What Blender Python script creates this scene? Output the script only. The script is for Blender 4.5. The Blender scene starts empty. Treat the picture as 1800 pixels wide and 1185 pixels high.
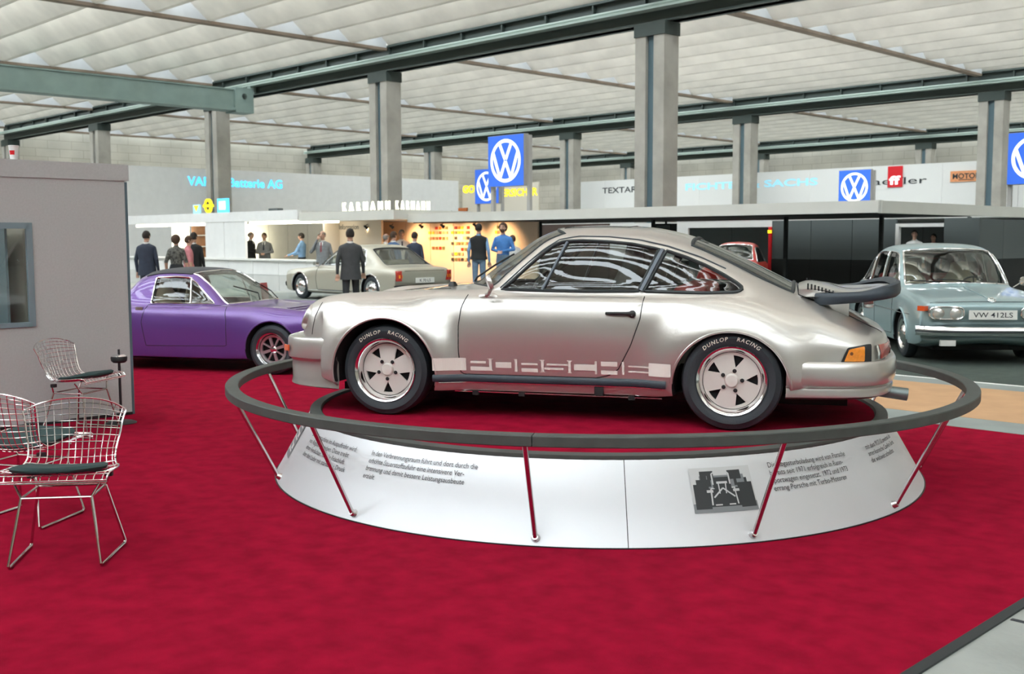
import bpy, bmesh, math, random
from mathutils import Vector, Matrix
from mathutils.bvhtree import BVHTree
random.seed(7)
D = bpy.data
SC = bpy.context.scene
COL = SC.collection
PI = math.pi
YAW = .7917            # the hall's grid is turned by this against the camera's view

# ------------------------------------------------------------------ camera
cam = D.cameras.new('camera'); camo = D.objects.new('camera', cam); COL.objects.link(camo)
cam.sensor_fit = 'HORIZONTAL'; cam.sensor_width = 36.0; cam.lens = 38.0
camo.location = (0, 0, 1.587)
camo.rotation_euler = (PI / 2 - .0901, 0, 0)
camo.rotation_euler = (Matrix.Rotation(PI / 2 - .0901, 3, 'X') @ Matrix.Rotation(-.0031, 3, 'Z')).to_euler()
cam.dof.use_dof = True; cam.dof.focus_distance = 6.9; cam.dof.aperture_fstop = 4.0
cam.clip_end = 400
SC.camera = camo
# ------------------------------------------------------------------ overcast sky over the louvred roof
w = D.worlds.new('world'); SC.world = w; w.use_nodes = True
w.node_tree.nodes['Background'].inputs[0].default_value = (.86, .95, 1.0, 1)
w.node_tree.nodes['Background'].inputs[1].default_value = 6.0
SC.cycles.max_bounces = 8; SC.cycles.diffuse_bounces = 4; SC.cycles.glossy_bounces = 4; SC.cycles.transparent_max_bounces = 16
SC.cycles.caustics_reflective = False; SC.cycles.caustics_refractive = False
SC.view_settings.view_transform = 'Standard'; SC.view_settings.look = 'None'
SC.view_settings.gamma = 1; SC.view_settings.use_curve_mapping = False
SC.view_settings.exposure = 0.8

# ------------------------------------------------------------------ materials
MATS = {}
def mat(name, col, rough=.6, metal=0, var=0, vscale=8, bump=0, bscale=60, coat=0, emit=0, spec=.5, detail=4, stretch=None, sheen=0):
    if name in MATS: return MATS[name]
    m = D.materials.new(name); m.use_nodes = True; nt = m.node_tree; N = nt.nodes; L = nt.links
    b = N['Principled BSDF']
    c = tuple(col) + (1,)
    b.inputs['Base Color'].default_value = c; b.inputs['Roughness'].default_value = rough; b.inputs['Metallic'].default_value = metal
    b.inputs['Specular IOR Level'].default_value = spec
    if coat: b.inputs['Coat Weight'].default_value = coat; b.inputs['Coat Roughness'].default_value = .04
    if sheen: b.inputs['Sheen Weight'].default_value = sheen
    if emit:
        b.inputs['Emission Color'].default_value = c; b.inputs['Emission Strength'].default_value = emit
        if emit < 1.5: m.cycles.emission_sampling = 'NONE'      # dim signs need no light sampling
    if var or bump:
        tc = N.new('ShaderNodeTexCoord'); src = tc.outputs['Object']
        if stretch:
            mp = N.new('ShaderNodeMapping'); mp.inputs['Scale'].default_value = stretch
            L.new(src, mp.inputs['Vector']); src = mp.outputs['Vector']
    if var:
        n = N.new('ShaderNodeTexNoise'); n.inputs['Scale'].default_value = vscale; n.inputs['Detail'].default_value = detail
        L.new(src, n.inputs['Vector'])
        r = N.new('ShaderNodeValToRGB')
        r.color_ramp.elements[0].position = .3; r.color_ramp.elements[1].position = .7
        r.color_ramp.elements[0].color = tuple(max(0, x * (1 - var)) for x in col) + (1,)
        r.color_ramp.elements[1].color = tuple(min(1, x * (1 + var)) for x in col) + (1,)
        L.new(n.outputs['Fac'], r.inputs['Fac']); L.new(r.outputs['Color'], b.inputs['Base Color'])
        if emit: L.new(r.outputs['Color'], b.inputs['Emission Color'])
    if bump:
        n2 = N.new('ShaderNodeTexNoise'); n2.inputs['Scale'].default_value = bscale; n2.inputs['Detail'].default_value = 3
        L.new(src, n2.inputs['Vector'])
        bp = N.new('ShaderNodeBump'); bp.inputs['Strength'].default_value = bump; bp.inputs['Distance'].default_value = .02
        L.new(n2.outputs['Fac'], bp.inputs['Height']); L.new(bp.outputs['Normal'], b.inputs['Normal'])
    MATS[name] = m
    return m

def glass(name, tint=(.75, .82, .8), refl=1.5):
    if name in MATS: return MATS[name]
    m = D.materials.new(name); m.use_nodes = True; nt = m.node_tree; N = nt.nodes; L = nt.links
    N.remove(N['Principled BSDF'])
    fr = N.new('ShaderNodeFresnel'); fr.inputs['IOR'].default_value = refl
    mx = N.new('ShaderNodeMixShader'); tr = N.new('ShaderNodeBsdfTransparent'); gl = N.new('ShaderNodeBsdfGlossy')
    tr.inputs['Color'].default_value = tuple(tint) + (1,); gl.inputs['Roughness'].default_value = .01
    ge = N.new('ShaderNodeNewGeometry'); m1 = N.new('ShaderNodeMath'); m1.operation = 'MULTIPLY_ADD'; m1.inputs[1].default_value = -2; m1.inputs[2].default_value = 1
    m2 = N.new('ShaderNodeMath'); m2.operation = 'POWER'; m2.inputs[0].default_value = refl
    L.new(ge.outputs['Backfacing'], m1.inputs[0]); L.new(m1.outputs[0], m2.inputs[1]); L.new(m2.outputs[0], fr.inputs['IOR'])   # both faces of a pane reflect alike
    L.new(fr.outputs[0], mx.inputs[0]); L.new(tr.outputs[0], mx.inputs[1]); L.new(gl.outputs[0], mx.inputs[2])
    L.new(mx.outputs[0], N['Material Output'].inputs['Surface'])
    MATS[name] = m
    return m

mat('concrete', (.36, .34, .30), .85, var=.16, vscale=1.2, bump=.3, bscale=14)
mat('concrete_white', (.83, .78, .71), .8, var=.10, vscale=.9, bump=.2, bscale=10)
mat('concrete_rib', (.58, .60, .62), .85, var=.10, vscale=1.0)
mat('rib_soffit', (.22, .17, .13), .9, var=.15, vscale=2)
mat('wall_concrete', (.52, .49, .42), .9, var=.14, vscale=.5, bump=.2, bscale=6)
def blocks(m):
    nt = m.node_tree; N = nt.nodes; L = nt.links; b = N['Principled BSDF']; src = b.inputs['Base Color'].links[0].from_socket
    br = N.new('ShaderNodeTexBrick'); br.inputs['Scale'].default_value = 1.0; br.inputs['Brick Width'].default_value = 1.6; br.inputs['Row Height'].default_value = .55; br.inputs['Mortar Size'].default_value = .02
    br.inputs['Color1'].default_value = (1, 1, 1, 1); br.inputs['Color2'].default_value = (.90, .90, .88, 1); br.inputs['Mortar'].default_value = (.72, .70, .66, 1)
    tc = N.new('ShaderNodeTexCoord'); sp = N.new('ShaderNodeSeparateXYZ'); ad = N.new('ShaderNodeMath'); cb = N.new('ShaderNodeCombineXYZ')
    L.new(tc.outputs['Object'], sp.inputs[0]); L.new(sp.outputs['X'], ad.inputs[0]); L.new(sp.outputs['Y'], ad.inputs[1]); L.new(ad.outputs[0], cb.inputs['X']); L.new(sp.outputs['Z'], cb.inputs['Y'])
    L.new(cb.outputs[0], br.inputs['Vector'])
    mx = N.new('ShaderNodeMix'); mx.data_type = 'RGBA'; mx.blend_type = 'MULTIPLY'; mx.inputs['Factor'].default_value = 1
    L.new(src, mx.inputs['A']); L.new(br.outputs['Color'], mx.inputs['B']); L.new(mx.outputs['Result'], b.inputs['Base Color'])
blocks(MATS['wall_concrete'])
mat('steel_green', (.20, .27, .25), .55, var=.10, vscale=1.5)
mat('steel_green_shaded', (.035, .05, .045), .6)  # shade on the beam web put into a darker green, reused on plates and caps
mat('steel_green_lit', (.36, .44, .40), .45)  # light caught on top of the crane rail put into a paler green
mat('steel_teal', (.10, .16, .19), .6)
mat('floor_concrete', (.33, .35, .33), .8, var=.22, vscale=1.1, bump=.15, bscale=30, detail=8)
mat('floor_grey', (.24, .27, .26), .85, var=.12, vscale=2)
mat('floor_tan', (.50, .30, .16), .85, var=.08, vscale=3)
mat('white_line', (.75, .76, .74), .7)
mat('carpet_red', (.32, .005, .028), .98, var=.20, vscale=7, bump=.5, bscale=420, spec=.05, detail=9)
mat('carpet_dark', (.055, .075, .065), .95, var=.15, vscale=6, bump=.4, bscale=300)
mat('rubber', (.022, .028, .03), .6)
mat('rubber_rail', (.055, .065, .06), .55, var=.12, vscale=10)
mat('black', (.012, .013, .014), .5)
mat('flat_black', (.006, .006, .007), .95)
mat('chrome', (.85, .85, .86), .08, 1)
mat('steel_bright', (.72, .70, .70), .22, 1)
mat('alu_skirt', (.66, .68, .70), .42, .35, var=.03, vscale=2)
mat('white', (.80, .80, .78), .5)
mat('offwhite', (.70, .69, .66), .6, var=.03, vscale=2)
mat('booth_grey', (.47, .48, .475), .75, var=.04, vscale=60)
mat('booth_pale', (.58, .58, .56), .7, var=.03, vscale=3)
mat('booth_light', (.78, .78, .77), .7, var=.03, vscale=3)
mat('fascia', (.62, .61, .56), .6, var=.03, vscale=2)
mat('ink', (.03, .035, .04), .7)

# ------------------------------------------------------------------ mesh helpers
class MB:
    def __init__(s): s.v = []; s.f = []; s.m = []
    def add(s, vs, fs, m=0):
        o = len(s.v); s.v += [tuple(p) for p in vs]; s.f += [tuple(i + o for i in f) for f in fs]; s.m += [m] * len(fs); return s
    def box(s, x0, x1, y0, y1, z0, z1, m=0):
        return s.add([(x0,y0,z0),(x1,y0,z0),(x1,y1,z0),(x0,y1,z0),(x0,y0,z1),(x1,y0,z1),(x1,y1,z1),(x0,y1,z1)],
                     [(3,2,1,0),(4,5,6,7),(0,1,5,4),(1,2,6,5),(2,3,7,6),(3,0,4,7)], m)
    def obox(s, c, sx, sy, sz, M=None, m=0):
        M = M or Matrix.Identity(3); c = Vector(c)
        vs = [c + M @ Vector((x*sx/2, y*sy/2, z*sz/2)) for z in (-1,1) for x,y in ((-1,-1),(1,-1),(1,1),(-1,1))]
        return s.add(vs, [(3,2,1,0),(4,5,6,7),(0,1,5,4),(1,2,6,5),(2,3,7,6),(3,0,4,7)], m)
    def tube(s, pts, r, n=8, closed=False, m=0, cap=True, flat=1.0):
        pts = [Vector(p) for p in pts]; k = len(pts); rs = r if isinstance(r, (list, tuple)) else [r] * k
        up = None; vs = []; 
        for i, p in enumerate(pts):
            a = pts[i-1] if (i or closed) else p; b = pts[(i+1) % k] if (i < k-1 or closed) else p
            t = (b - a); t = t.normalized() if t.length > 1e-9 else Vector((0,0,1))
            if up is None:
                up = Vector((0,0,1)) if abs(t.z) < .9 else Vector((1,0,0))
            e = (up - t * up.dot(t)); e = e.normalized() if e.length > 1e-6 else t.orthogonal().normalized(); up = e
            f = t.cross(e)
            vs += [p + (e * math.cos(2*PI*j/n) * flat + f * math.sin(2*PI*j/n)) * rs[i] for j in range(n)]
        fs = []
        for i in range(k if closed else k-1):
            for j in range(n):
                a, b = i*n, ((i+1) % k)*n
                fs.append((a+j, b+j, b+(j+1) % n, a+(j+1) % n))
        if cap and not closed: fs += [tuple(range(n)), tuple(range((k-1)*n + n-1, (k-1)*n - 1, -1))]
        return s.add(vs, fs, m)
    def lathe(s, prof, n=24, T=None, m=0, a0=0, a1=2*PI):
        full = abs(a1-a0-2*PI) < 1e-6; k = len(prof); c = n if full else n+1
        vs = []
        for i in range(c):
            a = a0 + (a1-a0)*i/n
            vs += [Vector((r*math.cos(a), r*math.sin(a), z)) for r, z in prof]
        if T: vs = [T @ v for v in vs]
        fs = []
        for i in range(n):
            for j in range(k-1):
                p, q = i*k, ((i+1) % c)*k
                fs.append((p+j, q+j, q+j+1, p+j+1))
        return s.add(vs, fs, m)
    def prism(s, poly, d0, d1, fn, m=0):
        k = len(poly)
        vs = [fn(u, v, d0) for u, v in poly] + [fn(u, v, d1) for u, v in poly]
        fs = [tuple(range(k-1, -1, -1)), tuple(range(k, 2*k))] + [(i, (i+1) % k, k+(i+1) % k, k+i) for i in range(k)]
        return s.add(vs, fs, m)
    def grid(s, P, m=0, closed_u=False):
        nu, nv = len(P), len(P[0]); vs = [p for r in P for p in r]
        fs = [(i*nv+j, ((i+1) % nu)*nv+j, ((i+1) % nu)*nv+j+1, i*nv+j+1) for i in range(nu if closed_u else nu-1) for j in range(nv-1)]
        return s.add(vs, fs, m)
    def mesh(s, name, mats, smooth=32, weld=False):
        me = D.meshes.new(name); me.from_pydata(s.v, [], s.f)
        for x in (mats if isinstance(mats, (list, tuple)) else [mats]): me.materials.append(MATS[x] if isinstance(x, str) else x)
        if any(s.m): me.polygons.foreach_set('material_index', s.m)
        bm = bmesh.new(); bm.from_mesh(me)
        if weld: bmesh.ops.remove_doubles(bm, verts=bm.verts, dist=1e-5)
        bmesh.ops.recalc_face_normals(bm, faces=bm.faces); bm.to_mesh(me); bm.free()
        if smooth:
            me.shade_smooth(); me.set_sharp_from_angle(angle=math.radians(smooth))
        return me
    def build(s, name, mats, parent=None, smooth=32, loc=None, rotz=None, weld=False):
        return link(name, s.mesh(name, mats, smooth, weld), parent, loc, rotz)

def link(name, me, parent=None, loc=None, rotz=None):
    o = D.objects.new(name, me); COL.objects.link(o)
    if parent is not None: o.parent = parent
    if loc is not None: o.location = loc
    if rotz is not None: o.rotation_euler = (0, 0, rotz)
    return o
def tag(o, label=None, cat=None, group=None, kind=None):
    if label: o['label'] = label
    if cat: o['category'] = cat
    if group: o['group'] = group
    if kind: o['kind'] = kind
    return o
def thing(name, label, cat, loc=(0,0,0), rotz=0, group=None):
    o = D.objects.new(name, None); COL.objects.link(o); o.empty_display_size = .2
    o.location = loc; o.rotation_euler = (0, 0, rotz)
    return tag(o, label, cat, group)
def copy_tree(o, parent=None):
    c = o.copy(); COL.objects.link(c)
    if parent is not None: c.parent = parent
    for ch in list(o.children): copy_tree(ch, c)
    return c
def g(A, B, z=0):
    return Vector((-A*math.cos(YAW) + B*math.sin(YAW), A*math.sin(YAW) + B*math.cos(YAW), z))
GR = -YAW              # rotation of grid-aligned objects: local x = -A, local y = +B
def bevelled(o, w=.01, seg=2):
    bm = bmesh.new(); bm.from_mesh(o.data)
    es = [e for e in bm.edges if len(e.link_faces) == 2 and e.calc_face_angle(0) > .6]
    bmesh.ops.bevel(bm, geom=es, offset=w, segments=seg, affect='EDGES', profile=.5)
    bm.to_mesh(o.data); bm.free(); o.data.shade_smooth(); o.data.set_sharp_from_angle(angle=.7); return o
_tc = {}
def text2d(txt, align='LEFT', spacing=1.0, bold=0):
    """flat letters as (verts2d, faces), cap height about .7"""
    key = (txt, align, spacing, bold)
    if key in _tc: return _tc[key]
    cu = D.curves.new('t', 'FONT'); cu.body = txt; cu.align_x = align; cu.space_character = spacing; cu.resolution_u = 3; cu.offset = bold
    ob = D.objects.new('t', cu); COL.objects.link(ob)
    dg = bpy.context.evaluated_depsgraph_get(); me = ob.evaluated_get(dg).to_mesh()
    r = ([(v.co.x, v.co.y) for v in me.vertices], [tuple(p.vertices) for p in me.polygons])
    ob.evaluated_get(dg).to_mesh_clear(); D.objects.remove(ob); D.curves.remove(cu)
    _tc[key] = r
    return r
def text(mb, txt, fn, size=1.0, align='LEFT', m=0, spacing=1.0, bold=0, sx=1.0):
    vs, fs = text2d(txt, align, spacing, bold)
    return mb.add([fn(x*size*sx, y*size) for x, y in vs], fs, m)
def solid_text(mb, txt, fn, size, depth, align='LEFT', m=0, spacing=1.0, bold=0, sx=1.0):
    """letters with thickness; fn(u, v, d)"""
    vs, fs = text2d(txt, align, spacing, bold)
    k = len(vs); ed = {}
    for f in fs:
        for a, b in zip(f, f[1:] + f[:1]): ed[(a, b)] = 1
    side = [(a, b, b+k, a+k) for (a, b) in ed if (b, a) not in ed]
    return mb.add([fn(x*size*sx, y*size, 0) for x, y in vs] + [fn(x*size*sx, y*size, depth) for x, y in vs],
                  [f[::-1] for f in fs] + [tuple(i+k for i in f) for f in fs] + side, m)
# ================================================================== THE HALL
AC = [-19.0, -5.9, 7.15, 20.2, 33.25, 46.3, 59.35, 72.4]
BC = [-19.8, 3.3, 26.4, 49.5, 72.6]
ROOF0, ROOF1 = 8.9, 10.4
def hallbox(name, A0, A1, B0, B1, z0, z1, m, label=None):
    o = MB().box(-(A1-A0)/2, (A1-A0)/2, -(B1-B0)/2, (B1-B0)/2, z0, z1).build(name, m, loc=g((A0+A1)/2, (B0+B1)/2), rotz=GR)
    return tag(o, label, kind='structure')
hallbox('floor', -20, 75, -21, 75, -.3, 0, 'floor_concrete', 'grey mottled concrete floor of the exhibition hall')
hallbox('wall_left', 73.4, 73.9, -21, 75, 0, ROOF1, 'wall_concrete', 'bare concrete hall wall behind the battery booth')
hallbox('wall_back', -20, 75, 73.6, 74.1, 0, ROOF1, 'wall_concrete', 'bare concrete hall wall behind the white sign wall')
hallbox('wall_near', -20, 75, -21, -20.5, 0, ROOF1, 'wall_concrete', 'concrete wall on the near side of the hall')
hallbox('wall_right', -20, -19.5, -21, 75, 0, ROOF1, 'wall_concrete', 'concrete wall closing the hall on the near right')
# shuttering joints of the visible walls: shallow boards
# ---- louvred concrete ceiling: ribs with fins between, open to the sky
ceil = thing('ceiling', 'shed ceiling of sloping white concrete slabs between deep ribs', 'ceiling', g(26, 26, 0), GR); ceil['kind'] = 'structure'; del ceil['category']
O = (26, 26)
def cl(A, B): return (-(A-O[0]), B-O[1])
SP = (BC[1]-BC[0])/12
def slabv(x, y):
    h = SP/2; t = .10
    return [(x+sx*6.4, y+yy, z) for sx in (-1, 1) for yy, z in ((-h+.02, ROOF1), (h, ROOF0+.06), (h, ROOF0-.07), (h-.06, ROOF0-.075), (h-.14, ROOF0-.055), (-h+.02, ROOF1-t))]
slabf = [(0,1,2,3,4,5), (11,10,9,8,7,6)] + [(i, (i+1) % 6, 6+(i+1) % 6, 6+i) for i in range(6)]
def addslab(mb, x, y):
    mb.add(slabv(x, y), slabf)
    return mb.box(x-6.4, x+6.4, y+SP/2-.07, y+SP/2+.01, ROOF0, ROOF0+.72)      # added upstand, unseen: narrows the sky opening so reflections show strips
fin = addslab(MB(), 0, 0).mesh('shed_slab', 'concrete_white', 0)
ribm = MB()
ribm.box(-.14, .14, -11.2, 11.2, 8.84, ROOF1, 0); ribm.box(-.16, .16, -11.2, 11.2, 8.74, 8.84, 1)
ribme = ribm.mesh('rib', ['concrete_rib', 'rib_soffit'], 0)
rest = MB(); nf = 0
for i in range(len(AC)-1):
    for j in range(len(BC)-1):
        for k in range(12):
            B = BC[j] + (k+.5)*(BC[j+1]-BC[j])/12; A = (AC[i]+AC[i+1])/2
            p = g(A, B)
            seen = p.y > 12 and abs(p.x) < p.y*.62+8 and (B > 5)
            x, y = cl(A, B)
            if seen and nf < 298:
                o = link('shed_slab', fin, ceil); o.location = (x, y, 0); nf += 1
            else: addslab(rest, x, y)
tag(rest.build('shed_slabs_overhead', 'concrete_white', ceil, 0), kind='stuff')
for A in AC:
    for j in range(len(BC)-1):
        x, y = cl(A, (BC[j]+BC[j+1])/2)
        o = link('rib', ribme, ceil); o.location = (x, y, 0)
# ---- green steel beams along A on the column rows
def beam(B, n):
    t = thing('roof_beam', n, 'beam', g(26, B), GR); t['kind'] = 'structure'; del t['category']
    L0, L1 = -47, 47
    MB().box(L0, L1, -.16, .16, 8.0, 8.9).build('web', 'steel_green_shaded', t, 0)
    MB().box(L0, L1, -.30, .30, 8.0, 8.05).build('bottom_flange', 'steel_green_shaded', t, 0)
    MB().box(L0, L1, -.34, .30, 8.86, 8.93).build('top_flange', 'steel_green_shaded', t, 0)
    MB().box(L0, L1, -.52, -.16, 8.36, 8.43).build('crane_rail', 'steel_green_lit', t, 0)
    MB().tube([(L0, -.40, 8.50), (L1, -.40, 8.50)], .055, 8).build('cable_duct', 'steel_green_lit', t)
    st = MB()
    for i in range(46):
        x = L0 + 1 + i*2.05; st.box(x-.03, x+.03, -.30, -.16, 8.55, 8.86); st.box(x-.03, x+.03, .16, .30, 8.05, 8.86)
    tag(st.build('stiffeners', 'steel_green_shaded', t, 0), kind='stuff')
for B, n in ((BC[0], 'green steel roof beam at the near end of the hall'), (BC[1], 'green steel roof beam overhead'), (BC[2], 'nearest green steel roof beam in view, on the two biggest columns'),
             (BC[3], 'second green steel roof beam, behind the tall blue sign'), (BC[4], 'farthest green steel roof beam by the back wall')):
    beam(B, n)
# ---- columns: two concrete halves with a steel channel between
cm = [MB().box(-.545, -.15, -.35, .35, 0, 8.0).mesh('concrete_half', 'concrete', 0), MB().box(.15, .545, -.35, .35, 0, 8.0).mesh('concrete_half', 'concrete', 0),
      MB().box(-.15, .15, -.22, .22, 0, 8.0).mesh('steel_channel', 'steel_teal', 0), MB().box(-.58, .58, -.38, .38, 7.62, 8.0).mesh('head_plate', 'steel_green_shaded', 0)]
where = {(20.5, 26.4): 'biggest concrete column, standing right behind the silver car roof', (33.7, 26.4): 'tall concrete column behind the glowing letters of the stand',
 (46.45, 26.4): 'concrete column in front of the pale blue battery lettering', (59.2, 26.4): 'slim concrete column above the grey booth wall', (72.4, 26.4): 'concrete column in the far corner above the paper cup',
 (19.6, 49.5): 'concrete column beside the orange magazine sign', (32.5, 49.5): 'concrete column between the pale blue letters on the white wall', (45.0, 49.5): 'concrete column beside the white wall with black lettering',
 (57.9, 49.5): 'narrow concrete column next to the small orange square sign', (72.4, 49.5): 'far concrete column at the bare concrete wall',
 (33.25, 72.6): 'distant column stub above the red square sign', (46.3, 72.6): 'distant column stub above the pale blue letters', (59.35, 72.6): 'distant column stub above the black lettering', (72.4, 72.6): 'distant column in the corner of the hall',
 (20.2, 72.6): 'distant column hidden at the far edge of the white wall', (7.15, 49.5): 'concrete column beyond the right edge of the canopy'}
for (A, B), lb in where.items():
    t = thing('column', lb, 'column', g(A, B), GR, 'concrete hall columns')
    for me in cm: link(me.name.split('.')[0], me, t)
# ---- travelling crane girder hanging under the roof
t = thing('crane_girder', 'pale green box girder of a travelling crane under the roof', 'crane girder', g(42.8, 14, 7.1), GR)
MB().box(-.28, .28, -12.5, 11.6, .22, 1.0).build('box_girder', 'steel_green', t, 0)
MB().box(-.40, .40, -12.5, 11.7, .12, .24).build('lower_flange', 'steel_green', t, 0)
MB().box(-.34, .34, -12.5, 11.6, 1.0, 1.05).build('upper_flange', 'steel_green', t, 0)
MB().box(-.42, .42, 11.0, 11.9, .05, 1.12).build('end_carriage', 'steel_green', t, 0)
MB().lathe([(0, -.06), (.13, -.06), (.13, .06), (0, .06)], 16, Matrix.Translation((.36, 11.45, .75)) @ Matrix.Rotation(PI/2, 4, 'Y')).build('wheel_cap', 'steel_green_shaded', t)
MB().box(-.10, .16, 11.9, 12.2, .9, 1.3).build('rail_clamp', 'steel_green_lit', t, 0)
# ---- floor coverings
def slab(name, label, cat, A0, A1, B0, B1, z0, z1, m, kind=None):
    o = MB().box(-(A1-A0)/2, (A1-A0)/2, -(B1-B0)/2, (B1-B0)/2, 0, z1-z0).build(name, m, loc=g((A0+A1)/2, (B0+B1)/2, z0), rotz=GR)
    return tag(o, label, cat, kind=kind)
slab('red_carpet', 'large crimson carpet spread under the round platform and chairs', 'carpet', 1.72, 21, -6, 8.98, 0, .004, 'carpet_red')
slab('carpet_edging', 'dark rubber edging strip along the red carpet border', 'edging', 1.672, 1.719, -6, 8.98, 0, .009, 'rubber')
slab('floor_strip', 'grey stone floor strip beside the red carpet', 'floor strip', -14, 21, 8.99, 9.5, 0, .006, 'floor_grey', 'structure')
slab('floor_strip', 'tan brown floor strip behind the rail', 'floor strip', -14, 21, 9.5, 11.48, 0, .008, 'floor_tan', 'structure')
slab('floor_strip', 'grey floor strip beyond the tan strip', 'floor strip', -14, 21, 11.48, 11.88, 0, .006, 'floor_grey', 'structure')
slab('floor_strip', 'thin white line on the floor before the dark green carpet', 'floor line', -14, 21, 11.88, 11.94, 0, .010, 'white_line', 'structure')
slab('green_carpet', 'dark grey green carpet under the pale blue car', 'carpet', -12, 12.4, 11.95, 23.8, 0, .010, 'carpet_dark')
slab('podium', 'low grey podium under the beige saloon', 'podium', 12.6, 24.2, 13.4, 17.9, 0, .22, 'floor_grey')
# dark slab joint on the bare floor by the carpet
slab('floor_joint', 'dark joint line in the concrete floor', 'floor joint', .2, 1.66, 4.55, 4.575, 0, .003, 'ink', 'structure')
# ================================================================== ROUND PLATFORM WITH RAIL
PC = Vector((.5775, 7.639, 0)); PR0, PR1, PZ = 2.224, 1.984, .435
pl = thing('display_platform', 'round white skirted platform with red carpeted top', 'platform', PC)
SK = []                                  # skirt panels, split at the joints
cuts = [-89.6, .4, 90.4, 180.4]
for a0, a1 in zip(cuts, cuts[1:] + [cuts[0]+360]):
    mb = MB(); n = 56; q = math.radians(.06)
    r0, r1 = math.radians(a0)+q, math.radians(a1)-q
    prof = [(PR0-.012, .006), (PR0, .006), (PR1, PZ-.012), (PR1-.012, PZ-.012)]
    mb.lathe(prof, n, None, 0, r0, r1)
    mb.build('skirt_panel', 'alu_skirt', pl)
MB().lathe([(PR0-.02, .005), (PR1-.02, PZ-.02)], 96).build('skirt_core', 'black', pl)
MB().lathe([(PR0+.006, .0045), (PR0+.006, .010), (PR0-.02, .010)], 96).build('base_edge', 'black', pl)
MB().lathe([(PR1-.002, PZ-.03), (PR1+.004, PZ-.012), (PR1+.002, PZ+.006), (PR1-.07, PZ+.010), (PR1-.085, PZ-.02)], 128).build('rim', 'rubber_rail', pl)
mb = MB(); mb.lathe([(0, .43), (PR1-.08, .43), (PR1-.08, .39)], 96); mb.build('carpet_top', 'carpet_red', pl)
# ---- printed panels on the cone
SL = math.hypot(PR0-PR1, PZ)
def cone(ang, s, off=.0016):
    """ang in degrees, s = metres down the slope from the rim"""
    k = s/SL; r = PR1 + (PR0-PR1)*k; z = PZ*(1-k); nx = PZ/SL; nz = (PR0-PR1)/SL
    a = math.radians(ang)
    return ((r+off*nx)*math.cos(a), (r+off*nx)*math.sin(a), z+off*nz)
def print_text(lines, a0, a1, s0, size, dl):
    wid = max(max(x for x, _ in text2d(t)[0]) for t in lines); k = (a1-a0)/wid
    for i, t in enumerate(lines):
        mb = text(MB(), t, lambda u, v: cone(a0 + u*k, s0 + i*dl - v*size), 1.0)
        tag(mb.build('printed_line', 'ink', pl, 0), kind='stuff')
print_text(['In den Verbrennungsraum führt und dort durch die', 'erhöhte Sauerstoffzufuhr eine intensivere Ver-', 'brennung und damit bessere Leistungsausbeute', 'erzielt.'], -133.3, -112.2, .098, .042, .046)
print_text(['Der Abgasturbine im Auspuffrohr wird', 'von Abgasen getrieben. Diese treibt', 'einen Verdichter, der die Frischluft', 'über den Lader mit stärkerem Druck'], -155.5, -137.5, .100, .042, .045)
print_text(['Die Abgasturboladung wird von Porsche', 'bereits seit 1971 erfolgreich in Renn-', 'sportwagen eingesetzt. 1972 und 1973', 'errang Porsche mit Turbo-Motoren'], -66.6, -49.2, .098, .042, .044)
print_text(['mit dem 917/10 zweimal die', 'amerikanische CanAm-Serie,', 'die weltweit schnellste.'], -42.3, -28.5, .098, .042, .042)
# ---- black and white photograph of a racing car tail, printed flat on the skirt
def ph(u, v, off=.002): return cone(-79.9 + math.degrees(u/2.0), .073 + (.245-v), off)
W_, H_ = .345, .245
mat('photo_pale', (.55, .57, .57), .5); mat('photo_grey', (.20, .22, .23), .5); mat('photo_dark', (.025, .03, .033), .5)
photo = MB()
def q(x0, x1, y0, y1, m, off=.0024):
    n = max(1, int((x1-x0)/.04)); P = [[ph(x0+(x1-x0)*i/n, y, off) for y in (y0, y1)] for i in range(n+1)]; photo.grid(P, m)
def bar(x0, y0, x1, y1, w, m, off=.0034):
    dx, dy = x1-x0, y1-y0; l = math.hypot(dx, dy); nx, ny = -dy/l*w/2, dx/l*w/2
    photo.add([ph(x0+nx, y0+ny, off), ph(x0-nx, y0-ny, off), ph(x1-nx, y1-ny, off), ph(x1+nx, y1+ny, off)], [(0,1,2,3)], m)
q(0, W_, 0, H_, 0); q(0, W_, 0, .05, 1, .0026); q(.012, .095, .02, .155, 2, .0028); q(.255, .338, .02, .155, 2, .0028); q(.08, .27, .03, .13, 2, .0029)
q(.05, .30, .12, .20, 1, .0027); q(.055, .13, .175, .225, 2, .0030); q(.21, .285, .175, .225, 2, .0030); q(.12, .22, .13, .19, 2, .0030); q(.03, .11, .14, .18, 2, .0029); q(.24, .315, .14, .18, 2, .0029)
for b in ((.105,.13,.24,.13,.008),(.10,.04,.105,.13,.008),(.24,.04,.235,.13,.007),(.115,.08,.17,.13,.008),(.17,.13,.23,.08,.008),(.115,.04,.225,.04,.007),(.12,.15,.12,.21,.008),(.215,.15,.215,.21,.008),(.12,.21,.14,.22,.006),(.2,.22,.215,.21,.006),(.14,.16,.2,.16,.012),(.08,.115,.115,.115,.014),(.225,.115,.26,.115,.014),(.15,.10,.15,.155,.006),(.185,.10,.19,.155,.006)):
    bar(*b, 0)
photo.build('photo_print', ['photo_pale', 'photo_grey', 'photo_dark'], pl, 0)
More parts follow.
